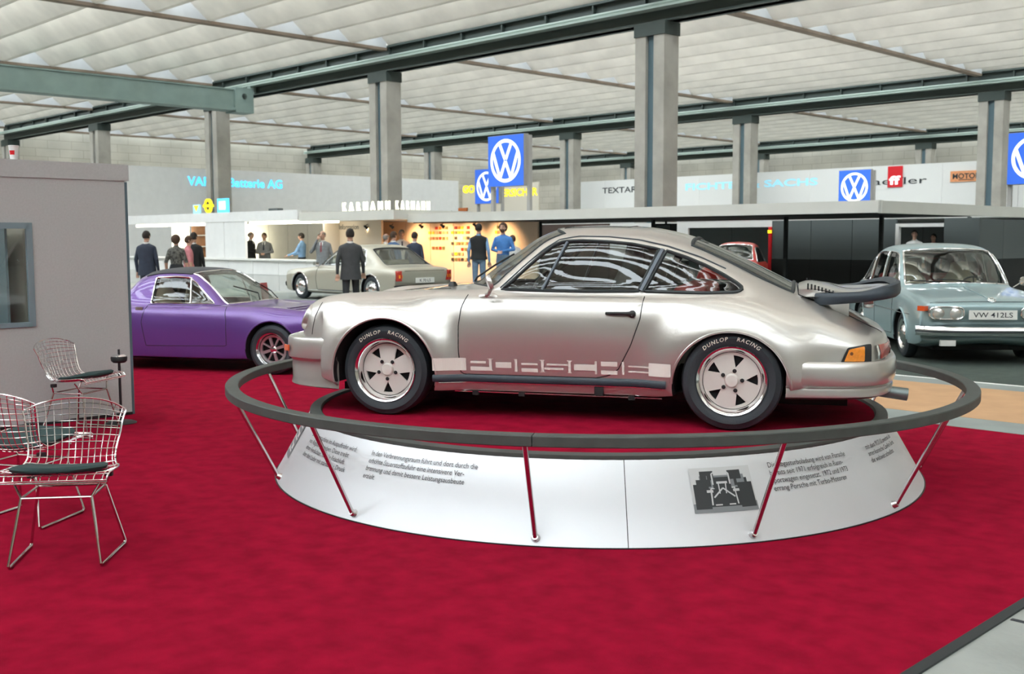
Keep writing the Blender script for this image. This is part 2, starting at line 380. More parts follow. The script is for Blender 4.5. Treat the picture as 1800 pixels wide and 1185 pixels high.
# blocky marque lettering at the left silhouette of the skirt
lg = MB()
def lq(a0, a1, s0, s1, off=.0022): lg.grid([[cone(a0+(a1-a0)*i/4, s, off) for s in (s0, s1)] for i in range(5)])
lg2 = MB(); lg2.grid([[cone(-173+9*i/6, s, .0016) for s in (.09, .33)] for i in range(7)]); lg2.build('logo_field', 'photo_grey', pl, 0)
for k in range(5):
    s = .105+k*.043
    lq(-172, -165, s, s+.012); lq(-172 + (k % 2)*5, -170 + (k % 2)*5, s, s+.034)
lg.build('logo_bars', 'offwhite', pl, 0)
# ---- hand rail ring: a thing of its own standing on struts
RZ, RR = .643, 2.535
rl = thing('guard_rail', 'dark rubber ring rail on slanted chrome struts around the platform', 'guard rail', PC)
gap = math.radians(.05)
for a0, a1 in ((-101, 79), (79, 259)):
    MB().lathe([(RR-.085, RZ-.004), (RR-.08, RZ), (RR-.004, RZ), (RR, RZ-.005), (RR, RZ-.052), (RR-.004, RZ-.056), (RR-.08, RZ-.056), (RR-.085, RZ-.052), (RR-.085, RZ-.004)], 90, None, 0, math.radians(a0)+gap, math.radians(a1)-gap).build('rail_segment', 'rubber_rail', rl)
mat('strut_steel', (.62, .58, .58), .25, 1)
for k in range(12):
    a = -12 - 30*k
    d = Vector((math.cos(math.radians(a)), math.sin(math.radians(a)), 0))
    f = Vector(cone(a, SL*.90, .0)); top = d*(RR-.045) + Vector((0, 0, RZ-.05))
    n = Vector((PZ/SL*d.x, PZ/SL*d.y, (PR0-PR1)/SL)); f2 = f + n*.02
    mb = MB().tube([f2, top], .0135, 12); st = mb.build('strut', 'strut_steel', rl)
    MB().lathe([(0, .03), (.016, .03), (.02, .022), (.022, .006), (.026, 0), (0, 0)], 14, Matrix.Translation(f) @ n.to_track_quat('Z', 'Y').to_matrix().to_4x4()).build('strut_foot', 'steel_bright', st)
# ================================================================== CAR BUILDING
def pchip(xs, ys, x):
    n = len(xs)
    if x <= xs[0]: return ys[0]
    if x >= xs[-1]: return ys[-1]
    lo, hi = 0, n-1
    while hi-lo > 1:
        mid = (lo+hi)//2
        if xs[mid] <= x: lo = mid
        else: hi = mid
    i = lo
    def d(k): return (ys[k+1]-ys[k])/(xs[k+1]-xs[k])
    def tan(k):
        if k == 0: return d(0)
        if k == n-1: return d(n-2)
        a, b = d(k-1), d(k)
        h0, h1 = xs[k]-xs[k-1], xs[k+1]-xs[k]
        if a*b <= 0: return (a*h1+b*h0)/(h0+h1)*.35
        w1, w2 = 2*h1+h0, h1+2*h0
        hm = (w1+w2)/(w1/a+w2/b)
        return hm*.5 + .5*max(-3*min(abs(a),abs(b)), min(3*min(abs(a),abs(b)), (a*h1+b*h0)/(h0+h1)))
    h = xs[i+1]-xs[i]; t = (x-xs[i])/h; m0, m1 = tan(i), tan(i+1)
    return (2*t**3-3*t*t+1)*ys[i] + (t**3-2*t*t+t)*h*m0 + (-2*t**3+3*t*t)*ys[i+1] + (t**3-t*t)*h*m1

class Net:
    """a half body as rows (front to back) of feature points; smooth surface S(u, v), u over rows, v over lines"""
    def __init__(s, rows, su=8, sv=7, flares=()):
        s.rows = rows; s.nr = len(rows); s.nl = len(rows[0]); s.flares = flares
        s.us = [0.0]
        for i in range(1, s.nr): s.us.append(s.us[-1] + sum((Vector(rows[i][k])-Vector(rows[i-1][k])).length for k in range(s.nl))/s.nl)
        s.vs = [0.0]
        for k in range(1, s.nl): s.vs.append(s.vs[-1] + sum((Vector(rows[i][k])-Vector(rows[i][k-1])).length for i in range(s.nr))/s.nr)
        s.cache = {}
    def row(s, u):
        u = max(0, min(s.nr-1, u)); i = min(int(u), s.nr-2); x = s.us[i]+(s.us[i+1]-s.us[i])*(u-i)
        k = round(u, 6)
        if k not in s.cache: s.cache[k] = [[pchip(s.us, [s.rows[r][l][c] for r in range(s.nr)], x) for c in range(3)] for l in range(s.nl)]
        return s.cache[k]
    def S(s, u, v):
        R = s.row(u); sg = -1 if v < 0 else 1; v = min(abs(v), s.nl-1); i = min(int(v), s.nl-2)
        y = s.vs[i]+(s.vs[i+1]-s.vs[i])*(v-i)
        p = [pchip(s.vs, [R[l][c] for l in range(s.nl)], y) for c in range(3)]
        if i >= 2:
            for (cx, cz, r, w, amt) in s.flares:
                d = (math.hypot(p[0]-cx, p[2]-cz)-r)/w
                h = 1 if d <= 0 else (0 if d >= 1 else (1-d)**2*(1+2*d))
                lim = min(1, max(0, (v-2.6)/.7))
                p[1] += amt*h*lim
        return Vector((p[0], p[1]*sg, p[2]))
    def solid(s, ku=6, kv=5, vmax=None):
        nu = (s.nr-1)*ku+1; nv = (s.nl-1)*kv+1
        P = [[s.S(i/ku, j/kv) for j in range(nv)] for i in range(nu)]
        bm = bmesh.new(); V = []
        for r in P:
            line = []
            for j in range(nv-1, 0, -1): line.append(bm.verts.new((r[j].x, -r[j].y, r[j].z)) if j < nv-1 else None)
            line = line[1:]
            line = line + [bm.verts.new((r[0].x, 0, r[0].z))] + [bm.verts.new(r[j]) for j in range(1, nv-1)] + [bm.verts.new((r[-1].x, 0, r[-1].z))]
            V.append(line)
        k = len(V[0])
        for i in range(nu-1):
            for j in range(k):
                try: bm.faces.new((V[i][j], V[i+1][j], V[i+1][(j+1) % k], V[i][(j+1) % k]))
                except ValueError: pass
        bm.faces.new(V[0][::-1]); bm.faces.new(V[-1])
        bmesh.ops.triangulate(bm, faces=[f for f in bm.faces if len(f.verts) > 4])
        bmesh.ops.recalc_face_normals(bm, faces=bm.faces)
        return bm
    def patch(s, u0, u1, v0, v1, nu, nv, off=0, bow=None):
        P = []
        for i in range(nu+1):
            r = []
            for j in range(nv+1):
                a, b = i/nu, j/nv; u = u0+(u1-u0)*a; v = v0+(v1-v0)*b
                if bow: u, v = bow(a, b, u, v)
                p = s.S(u, v); e = .02
                du = s.S(u+e, v)-s.S(u-e, v); dv = s.S(u, v+e)-s.S(u, v-e)
                n = du.cross(dv); n = n.normalized() if n.length > 1e-12 else Vector((0,0,1))
                if n.z < 0: n = -n
                r.append(p+n*off)
            P.append(r)
        return P

def shell(Pa, Pb):
    """closed shell between two grids"""
    mb = MB(); nu, nv = len(Pa), len(Pa[0])
    mb.v = [tuple(p) for r in Pa for p in r] + [tuple(p) for r in Pb for p in r]; o = nu*nv
    for i in range(nu-1):
        for j in range(nv-1):
            a, b, c, d = i*nv+j, (i+1)*nv+j, (i+1)*nv+j+1, i*nv+j+1
            mb.f += [(a, b, c, d), (d+o, c+o, b+o, a+o)]
    rim = [i*nv for i in range(nu)] + [(nu-1)*nv+j for j in range(1, nv)] + [i*nv+nv-1 for i in range(nu-2, -1, -1)] + [j for j in range(nv-2, 0, -1)]
    for a, b in zip(rim, rim[1:]+rim[:1]): mb.f.append((b, a, a+o, b+o))
    mb.m = [0]*len(mb.f)
    return mb
def boolean(me, cutters, op='DIFFERENCE', mi=1):
    """me minus every cutter mesh builder; cutters do not touch one another"""
    a = D.objects.new('a', me); COL.objects.link(a)
    c = MB()
    for k in cutters: c.add(k.v, k.f, mi)
    cme = c.mesh('c', [m for m in me.materials], 0); b = D.objects.new('b', cme); COL.objects.link(b)
    md = a.modifiers.new('b', 'BOOLEAN'); md.object = b; md.operation = op; md.solver = 'EXACT'
    dg = bpy.context.evaluated_depsgraph_get(); out = D.meshes.new_from_object(a.evaluated_get(dg))
    D.objects.remove(a); D.objects.remove(b)
    return out
def resample(pts, n, closed=True):
    P = [Vector(p) for p in pts] + ([Vector(pts[0])] if closed else [])
    L = [0]
    for a, b in zip(P, P[1:]): L.append(L[-1]+(b-a).length)
    out = []; k = 0
    for i in range(n):
        t = L[-1]*i/(n if closed else n-1)
        while k < len(L)-2 and L[k+1] < t: k += 1
        f = (t-L[k])/max(1e-9, L[k+1]-L[k]); out.append(P[k].lerp(P[k+1], f))
    return out
def rounded(pts, n=3, f=.25):
    """cut the corners of a closed 2d polygon smoothly"""
    out = []; k = len(pts)
    for i in range(k):
        p0, p1, p2 = Vector(pts[i-1]), Vector(pts[i]), Vector(pts[(i+1) % k])
        a, b = p1.lerp(p0, f), p1.lerp(p2, f)
        for j in range(n+1):
            t = j/n; out.append((a*(1-t)**2 + p1*2*t*(1-t) + b*t*t))
    return out

class Car:
    def __init__(s, name, label, loc, rotz, net, paint, ku=6, kv=5, arches=(), sidewins=(), ws=None, rw=None, cavity=None, welld=.30, group=None, paint_name='body_shell'):
        s.root = thing(name, label, 'car', loc, rotz, group); s.net = net
        bm = net.solid(ku, kv); s.bvh = BVHTree.FromBMesh(bm)
        me = D.meshes.new('body'); bm.to_mesh(me); bm.free()
        me.materials.append(MATS[paint]); me.materials.append(MATS['flat_black']); me.materials.append(MATS['cabin_lining'])
        c1 = []
        for (cx, cz, r) in arches:
            for sg in (-1, 1):
                T = Matrix.Translation((cx, sg*.78, cz)) @ Matrix.Rotation(PI/2, 4, 'X')
                prof = [(0, -welld), (r, -welld), (r, welld), (0, welld)]
                k = MB(); n = 56
                vs = [T @ Vector((r*math.cos(2*PI*i/n), r*math.sin(2*PI*i/n), z)) for z in (-welld, welld) for i in range(n)]
                k.add(vs, [tuple(range(n-1, -1, -1)), tuple(range(n, 2*n))] + [(i, (i+1) % n, n+(i+1) % n, n+i) for i in range(n)])
                c1.append(k)
        me = boolean(me, c1)
        if cavity: me = boolean(me, [s.cavity(*cavity)], mi=2)
        c2 = [MB().prism(poly, sg*.42, sg*1.2, lambda u, v, d: (u, d, v)) for poly in sidewins for sg in (-1, 1)]
        if c2: me = boolean(me, c2)
        c2 = [shell(net.patch(*wn['r'], 16, 20, .07, wn.get('bow')), net.patch(*wn['r'], 16, 20, -.10, wn.get('bow'))) for wn in (ws, rw) if wn]
        if c2: me = boolean(me, c2)
        me.shade_smooth(); me.set_sharp_from_angle(angle=math.radians(34))
        s.body = link(paint_name, me, s.root)
        for nm, wn in (('windscreen', ws), ('rear_window', rw)):
            if wn:
                P = net.patch(*wn['r'], 14, 18, -.004, wn.get('bow')); P2 = net.patch(*wn['r'], 14, 18, -.009, wn.get('bow'))
                gl = shell(P, P2).build(nm, 'car_glass', s.root, 50)
                rim = P[0] + [r[-1] for r in P[1:]] + P[-1][::-1][1:] + [r[0] for r in P[::-1][1:-1]]
                MB().tube(rim, wn.get('seal', .011), 8, True).build('window_seal', wn.get('sealm', 'rubber'), gl)
    def cavity(s, u0, u1, zf, ins=.045):
        mb = MB(); n = 14; rows = []
        for i in range(n+1):
            u = u0+(u1-u0)*i/n; line = []
            for v in (0, .5, 1, 1.5, 2, 2.5, 3, 3.5):
                p = s.net.S(u, v); line.append(Vector((p.x, max(0, p.y-ins*1.1), max(zf+.05, p.z-ins))))
            line.append(Vector((line[-1].x, line[-1].y, zf)))
            full = [Vector((p.x, -p.y, p.z)) for p in line[::-1]][:-1] + line
            rows.append(full)
        k = len(rows[0])
        mb.v = [tuple(p) for r in rows for p in r]
        for i in range(n):
            for j in range(k): mb.f.append((i*k+j, (i+1)*k+j, (i+1)*k+(j+1) % k, i*k+(j+1) % k))
        mb.f += [tuple(range(k-1, -1, -1)), tuple(range(n*k, n*k+k))]; mb.m = [0]*len(mb.f)
        return mb
    def y(s, x, z, sg=-1, lift=0):
        h = s.bvh.ray_cast(Vector((x, sg*3, z)), Vector((0, -sg, 0)))
        if h[0] is None:
            h = s.bvh.find_nearest(Vector((x, sg*.8, z)))
        return h[0].y + sg*lift
    def side(s, x, z, sg=-1, lift=0):
        return Vector((x, s.y(x, z, sg, lift), z))
    def top(s, x, y, lift=0):
        h = s.bvh.ray_cast(Vector((x, y, 3)), Vector((0, 0, -1)))
        return Vector((x, y, (h[0].z if h[0] else .5)+lift))
    def line(s, name, pts, r, m, sg=-1, lift=0, closed=False, n=40, parent=None, flat=1):
        P = [s.side(p.x, p.y, sg, lift) for p in resample([Vector((a[0], a[1])) for a in pts], n, closed)]
        return MB().tube(P, r, 6, closed, flat=flat).build(name, m, parent or s.root)
    def panel(s, name, poly, m, sg=-1, lift=.002, parent=None, n=44, rings=6, thick=.004, bulge=0):
        """polygon in (x, z) laid on the side of the body as a thin panel"""
        Q = resample([Vector((a[0], a[1])) for a in poly], n); c = sum(Q, Vector((0, 0)))/n
        P = []; z0 = min(q_.y for q_ in Q); z1 = max(q_.y for q_ in Q); x0 = min(q_.x for q_ in Q); x1 = max(q_.x for q_ in Q)
        def pt(t, li):
            r = []
            for q_ in Q:
                a = c.lerp(q_, t); e = (2*(a.y-z0)/(z1-z0)-1); e2 = 2*(a.x-x0)/(x1-x0)-1
                r.append(s.side(a.x, a.y, sg, li+bulge*(1-e*e)))
            return r
        for k in range(rings+1): P.append(pt(k/rings, lift if k < rings else lift-thick))
        P.insert(-1, pt(.997, lift))
        mb = MB(); k = n
        mb.v = [tuple(p) for r in P for p in r]
        for i in range(len(P)-1):
            for j in range(k): mb.f.append((i*k+j, (i+1)*k+j, (i+1)*k+(j+1) % k, i*k+(j+1) % k))
        mb.m = [0]*len(mb.f)
        o = mb.build(name, m, parent or s.root, 40, weld=True)
        if sum(p.normal.y*p.area for p in o.data.polygons)*sg < 0: o.data.flip_normals()
        return o
    def sidewindow(s, name, poly, sg=-1, seal=.010, sealm='rubber', inset=.008, bulge=0):
        gl = s.panel(name, poly, 'car_glass', sg, -inset, thick=.004, n=60, rings=10, bulge=bulge)
        s.line('window_seal', poly, seal, sealm, sg, 0, True, 80, gl)
        return gl

def wheel(parent, x, y, z, r, w, sg, style='five', rim=.20, rot=0, tyretext=None, deep=.05):
    """sg: -1 when the outer face looks toward -y"""
    T = Matrix.Translation((x, y, z)) @ Matrix.Rotation(sg*PI/2*-1, 4, 'X') if False else Matrix.Translation((x, y, z)) @ (Matrix.Rotation(PI/2, 4, 'X') if sg < 0 else Matrix.Rotation(-PI/2, 4, 'X'))
    wh = D.objects.new('wheel', None); COL.objects.link(wh); wh.parent = parent; wh.matrix_local = T; wh.empty_display_size = .1
    h = w/2          # local z = outward
    b = .022
    prof = [(rim-.012, -h+.02), (rim+.02, -h), (r-.05, -h+.004), (r-b*.6, -h+.02), (r, -h+.05), (r, h-.05), (r-b*.5, h-.022), (r-.045, h-.004), (rim+.055, h), (rim+.02, h-.004), (rim+.004, h-.014), (rim-.004, h-.03)]
    MB().lathe(prof, 64).build('tyre', 'tyre', wh)
    if style == 'five':
        MB().lathe([(rim-.012, h-.03), (rim+.004, h-.012), (rim+.008, h-.006), (rim+.004, h-.002), (rim-.006, h-.008), (rim-.016, h-.022), (rim-.026, h-deep), (rim-.032, h-deep-.02), (rim-.034, -h+.02)], 64).build('rim', 'rim_polish', wh)
        MB().lathe([(0, h-deep-.035), (rim-.034, h-deep-.035)], 40).build('brake_shadow', 'flat_black', wh)
        ro = rim-.036; ri = .082; rb = ro-.014; dl = math.radians(12.5)
        for i in range(5):
            th = rot + i*2*PI/5; th2 = th+2*PI/5
            pol = [(0, 0), (ri*math.cos(th), ri*math.sin(th)), (rb*math.cos(th+dl), rb*math.sin(th+dl))]
            pol += [(ro*math.cos(th+dl*.6+(2*PI/5-1.2*dl)*k/8), ro*math.sin(th+dl*.6+(2*PI/5-1.2*dl)*k/8)) for k in range(9)]
            pol += [(rb*math.cos(th2-dl), rb*math.sin(th2-dl)), (ri*math.cos(th2), ri*math.sin(th2))]
            def zf(u, v, d):
                rr = math.hypot(u, v); a = math.atan2(v, u)-th-PI/5
                a = (a+PI) % (2*PI)-PI
                rid = .006*max(0, 1-abs(a)/.5) if rr > .05 else 0
                return (u, v, h-deep-.004-.012*(rr/ro)**2+rid+d)
            # finer: inner ring for the ridge
            mid = [(ri*1.0*math.cos(th+PI/5), ri*1.0*math.sin(th+PI/5)), (ro*math.cos(th+PI/5), ro*math.sin(th+PI/5))]
            MB().prism(pol, -.014, 0, zf).build('spoke', 'rim_cream', wh, 25)
        MB().lathe([(ro+.004, h-deep-.012), (rb-.001, h-deep-.014), (rb-.001, h-deep-.03)], 48).build('spoke_ring', 'rim_cream', wh)
        MB().lathe([(0, h-deep+.012), (.034, h-deep+.010), (.042, h-deep+.002), (.044, h-deep-.01)], 24).build('hub_cap', 'rim_cream', wh)
        for i in range(5):
            a = rot+i*2*PI/5
            MB().lathe([(0, .006), (.008, .006), (.0085, -.002)], 12, Matrix.Translation((.062*math.cos(a), .062*math.sin(a), h-deep+.002))).build('wheel_nut', 'black', wh)
            MB().lathe([(.0, .0012), (.0125, .0012)], 14, Matrix.Translation((.062*math.cos(a), .062*math.sin(a), h-deep+.0005))).build('nut_recess', 'flat_black', wh)
    elif style == 'cross':
        MB().lathe([(rim-.012, h-.03), (rim+.006, h-.006), (rim+.004, h-.002), (rim-.010, h-.014), (rim-.02, h-deep), (rim-.03, -h+.02)], 48).build('rim', 'rim_polish', wh)
        MB().lathe([(0, h-deep-.05), (rim-.03, h-deep-.05)], 32).build('brake_shadow', 'flat_black', wh)
        MB().lathe([(rim-.024, h-deep+.004), (rim-.05, h-deep), (rim-.055, h-deep-.02)], 40).build('rim_ring', 'rim_silver', wh)
        for i in range(8):
            a = rot+i*PI/4; wd = .030 if i % 2 == 0 else .016
            pol = [(.03, -wd*.5), (rim-.045, -wd*.62), (rim-.045, wd*.62), (.03, wd*.5)]
            MB().prism(pol, h-deep-.022, h-deep-.002, lambda u, v, d: (u*math.cos(a)-v*math.sin(a), u*math.sin(a)+v*math.cos(a), d)).build('spoke', 'rim_silver', wh, 0)
        MB().lathe([(0, h-deep+.015), (.03, h-deep+.012), (.045, h-deep-.004), (.048, h-deep-.02)], 20).build('hub_cap', 'chrome', wh)
    else:
        MB().lathe([(rim-.012, h-.03), (rim+.004, h-.006), (rim+.002, h-.002), (rim-.02, h-.016), (rim-.035, h-.028), (.13, h-.03), (.125, h-.016), (.10, h+.006), (.06, h+.014), (0, h+.016)], 40).build('hub_cap', 'chrome', wh)
        for i in range(10):
            a = rot+i*2*PI/10
            MB().obox((.155*math.cos(a), .155*math.sin(a), h-.026), .022, .02, .006, Matrix.Rotation(a, 3, 'Z')).build('vent_slot', 'flat_black', wh, 0)
    if tyretext:
        for txt, a0 in tyretext:
            rt = (rim + r)/2+.004; vs, fs = text2d(txt, 'CENTER', 1.25, .012); sz = .033
            def fn(u, v):
                a = a0 - u*sz*1.05/rt; R = rt-.012+v*sz
                return (R*math.cos(a), R*math.sin(a), h+.0015)
            tag(MB().add([fn(u+v*.18, v) for u, v in vs], fs).build('tyre_lettering', 'tyre_print', wh, 0), kind='stuff')
    return wh
mat('tyre', (.026, .033, .040), .62, bump=.1, bscale=90)
mat('tyre_print', (.78, .74, .62), .6)
mat('rim_polish', (.80, .80, .80), .12, 1)
mat('rim_cream', (.76, .71, .66), .35, .15)
mat('rim_silver', (.6, .62, .64), .3, .8)
glass('car_glass', (.84, .89, .87), 1.7)
mat('cabin_lining', (.10, .095, .085), .85)
mat('paint_silver', (.56, .54, .51), .28, .68, coat=.85)
mat('paint_purple', (.13, .055, .27), .28, .3, coat=.7)
mat('paint_blue', (.30, .42, .44), .3, .3, coat=.6)
mat('paint_beige', (.46, .44, .36), .3, .25, coat=.6)
mat('paint_red', (.50, .02, .015), .3, 0, coat=.6)
mat('lens_orange', (.85, .28, .02), .15, 0, coat=.8, var=.12, vscale=60)
mat('lens_red', (.45, .02, .01), .15, 0, coat=.8)
mat('lens_clear', (.75, .76, .74), .08, .6, coat=1)
mat('seat_black', (.02, .022, .02), .7)
mat('seat_red', (.30, .03, .03), .75)
mat('dash', (.015, .016, .016), .6)
mat('decal_cream', (.80, .74, .68), .4)
mat('gap', (.01, .01, .01), .8)
def seat(parent, x, y, z, sc=1, m='seat_black', facing=-1):
    """front seat; facing -1: looks toward -x"""
    f = facing
    def sec(c, w, d, zz, n=12):
        return [Vector((c + d*math.copysign(abs(math.cos(2*PI*i/n))**.6, math.cos(2*PI*i/n)), y + w*math.copysign(abs(math.sin(2*PI*i/n))**.6, math.sin(2*PI*i/n)), zz)) for i in range(n)]
    mb = MB(); P = [sec(x, .22, .22, z), sec(x, .25, .25, z+.08), sec(x, .24, .24, z+.16), sec(x, .12, .12, z+.18)]
    mb.grid([r+[r[0]] for r in P]); mb.v = mb.v
    mb.build('seat_cushion', m, parent, 60)
    mb = MB(); bx = x-f*.20
    P = [sec(bx, .20, .07, z+.10), sec(bx-f*.03, .24, .09, z+.25), sec(bx-f*.09, .24, .08, z+.48), sec(bx-f*.12, .14, .06, z+.60), sec(bx-f*.14, .12, .05, z+.72), sec(bx-f*.14, .05, .02, z+.74)]
    mb.grid([r+[r[0]] for r in P])
    mb.build('seat_back', m, parent, 60)
def steering(parent, x, y, z, r=.18, tilt=.5):
    T = Matrix.Translation((x, y, z)) @ Matrix.Rotation(-PI/2+tilt, 4, 'Y')
    mb = MB(); mb.tube([T @ Vector((r*math.cos(a), r*math.sin(a), 0)) for a in [2*PI*i/28 for i in range(28)]], .013, 8, True)
    for a in (0, 2.2, -2.2): mb.tube([T @ Vector((0, 0, -.03)), T @ Vector((r*math.cos(a), r*math.sin(a), 0))], .010, 6)
    mb.build('steering_wheel', 'black', parent)

mat('rubber_blue', (.03, .042, .055), .5)
mat('window_trim', (.10, .12, .14), .4, .3)
mat('lens_red_orange', (.75, .10, .02), .2, 0, coat=.8)
mat('lens_dark', (.22, .08, .02), .3)
mat('exhaust_steel', (.20, .24, .24), .4, .7)

mat('seat_beige', (.42, .36, .26), .8)
mat('card_white', (.72, .72, .68), .6)
mat('card_red', (.45, .10, .10), .6)
mat('roof_vinyl', (.05, .055, .065), .6, bump=.15, bscale=200)
mat('lamp_grey', (.42, .50, .50), .3, .5)
mat('plate_white', (.80, .80, .76), .5)
mat('underbody', (.01,.01,.01), .9)
mat('frame_blue', (.20, .27, .30), .5)
mat('case_beige', (.42, .38, .30), .7)
mat('case_blue', (.16, .22, .24), .6)
glass('display_glass', (.92, .95, .95), 1.5)
# ================================================================== SILVER SPORTS COUPE ON THE PLATFORM
def R9(x, pts, dx=None):
    """pts: nine (y, z); dx: x shifts per line"""
    return [(x+(dx[i] if dx else 0), p[0], p[1]) for i, p in enumerate(pts)]
rows = [
 [(-1.915,0,.48),(-1.90,.30,.48),(-1.86,.45,.48),(-1.80,.60,.48),(-1.72,.69,.48),(-1.64,.735,.46),(-1.60,.745,.40),(-1.60,.735,.30),(-1.72,0,.28)],
 [(-1.885,0,.56),(-1.87,.30,.565),(-1.835,.45,.585),(-1.795,.59,.62),(-1.715,.69,.585),(-1.61,.745,.50),(-1.57,.75,.40),(-1.57,.74,.29),(-1.62,0,.25)],
 [(-1.79,0,.625),(-1.775,.30,.63),(-1.755,.45,.665),(-1.735,.58,.722),(-1.665,.69,.675),(-1.55,.755,.54),(-1.51,.76,.40),(-1.51,.75,.28),(-1.5,0,.24)],
 R9(-1.58, [(0,.705),(.3,.705),(.45,.73),(.585,.782),(.695,.735),(.765,.57),(.77,.40),(.76,.25),(0,.22)]),
 R9(-1.36, [(0,.762),(.3,.76),(.45,.77),(.595,.803),(.705,.755),(.772,.58),(.778,.38),(.765,.20),(0,.20)]),
 R9(-1.12, [(0,.805),(.3,.80),(.46,.798),(.61,.815),(.715,.765),(.778,.58),(.785,.38),(.77,.18),(0,.18)]),
 R9(-.84, [(0,.842),(.3,.838),(.48,.828),(.635,.824),(.735,.77),(.79,.58),(.778,.36),(.74,.18),(0,.17)]),
 [(-.695,0,.862),(-.655,.35,.856),(-.44,.650,.838),(-.42,.690,.818),(-.5,.752,.765),(-.55,.797,.58),(-.55,.782,.36),(-.55,.738,.18),(-.55,0,.17)],
 [(-.55,0,.965),(-.505,.36,.955),(-.30,.632,.935),(-.27,.700,.818),(-.32,.760,.765),(-.33,.80,.58),(-.33,.782,.36),(-.33,.738,.18),(-.33,0,.17)],
 [(-.38,0,1.082),(-.335,.35,1.07),(-.165,.602,1.052),(-.12,.705,.818),(-.15,.764,.762),(-.15,.803,.58),(-.15,.782,.36),(-.15,.738,.18),(-.15,0,.17)],
 [(-.21,0,1.192),(-.165,.34,1.178),(-.035,.570,1.140),(.02,.705,.817),(.02,.765,.762),(.02,.805,.58),(.02,.782,.36),(.02,.738,.18),(.02,0,.17)],
 [(-.06,0,1.240),(-.02,.33,1.226),(.085,.560,1.163),(.14,.705,.815),(.14,.766,.760),(.14,.805,.58),(.14,.782,.36),(.14,.738,.18),(.14,0,.17)],
 [(.22,0,1.250),(.25,.33,1.236),(.30,.558,1.165),(.36,.705,.812),(.36,.766,.760),(.36,.805,.58),(.36,.782,.36),(.36,.738,.18),(.36,0,.17)],
 [(.52,0,1.236),(.53,.33,1.221),(.56,.555,1.142),(.60,.706,.812),(.60,.768,.758),(.60,.806,.58),(.60,.782,.36),(.60,.738,.18),(.60,0,.17)],
 [(.80,0,1.177),(.80,.33,1.160),(.81,.553,1.080),(.83,.712,.815),(.83,.774,.757),(.83,.81,.58),(.83,.782,.36),(.83,.738,.20),(.83,0,.18)],
 [(1.05,0,1.078),(1.05,.34,1.060),(1.05,.568,.985),(1.06,.722,.825),(1.06,.783,.752),(1.06,.816,.575),(1.06,.812,.36),(1.06,.79,.20),(1.06,0,.2)],
 [(1.28,0,.967),(1.28,.36,.947),(1.26,.592,.885),(1.25,.728,.800),(1.26,.786,.730),(1.27,.818,.56),(1.28,.815,.36),(1.28,.79,.22),(1.28,0,.22)],
 [(1.47,0,.872),(1.47,.36,.852),(1.46,.585,.802),(1.45,.722,.745),(1.46,.778,.685),(1.48,.812,.535),(1.48,.81,.37),(1.48,.78,.26),(1.48,0,.25)],
 [(1.72,0,.752),(1.72,.34,.740),(1.71,.555,.705),(1.69,.695,.665),(1.69,.745,.615),(1.70,.785,.50),(1.70,.785,.37),(1.70,.75,.28),(1.70,0,.27)],
 [(1.91,0,.652),(1.91,.34,.642),(1.89,.525,.620),(1.86,.665,.598),(1.86,.712,.560),(1.87,.742,.48),(1.87,.742,.38),(1.87,.72,.30),(1.87,0,.28)],
 [(2.035,0,.572),(2.03,.34,.567),(1.995,.515,.558),(1.945,.640,.548),(1.93,.690,.520),(1.92,.715,.47),(1.92,.715,.38),(1.92,.70,.31),(1.95,0,.29)],
 [(2.06,0,.45),(2.052,.34,.45),(2.018,.515,.45),(1.965,.645,.44),(1.945,.69,.43),(1.935,.71,.41),(1.93,.71,.37),(1.93,.69,.32),(1.98,0,.30)],
]
net = Net(rows, flares=((-1.118, .288, .355, .21, .078), (1.112, .25, .345, .27, .078)))
door_win = [(-.355,.836),(-.30,.882),(-.20,.975),(-.10,1.065),(-.03,1.12),(.03,1.143),(.15,1.148),(.32,1.140),(.48,1.125),(.645,1.092),(.60,.985),(.53,.832),(.2,.828),(-.1,.832)]
rear_win = [(.565,.832),(.69,1.083),(.82,1.040),(.935,.993),(1.05,.935),(1.13,.888),(1.165,.862),(1.165,.845),(1.13,.832),(.95,.826),(.75,.828)]
def bow_ws(a, b, u, v): return u, v*(1 - .05*a)
P911 = Vector((.4542, 7.5593, .43)); TH = math.radians(14.8)
car = Car('sports_coupe', 'silver sports coupe with wide arches and whale tail spoiler on the round platform', P911, -TH, net, 'paint_silver', 6, 5,
          arches=((-1.118, .288, .358), (1.112, .25, .352)), sidewins=(door_win, rear_win),
          ws=dict(r=(7.12, 10.75, -1.78, 1.78), bow=bow_ws, seal=.010), rw=dict(r=(14.15, 17.0, -1.62, 1.62), seal=.014), cavity=(6.6, 16.4, .36))
RT = car.root
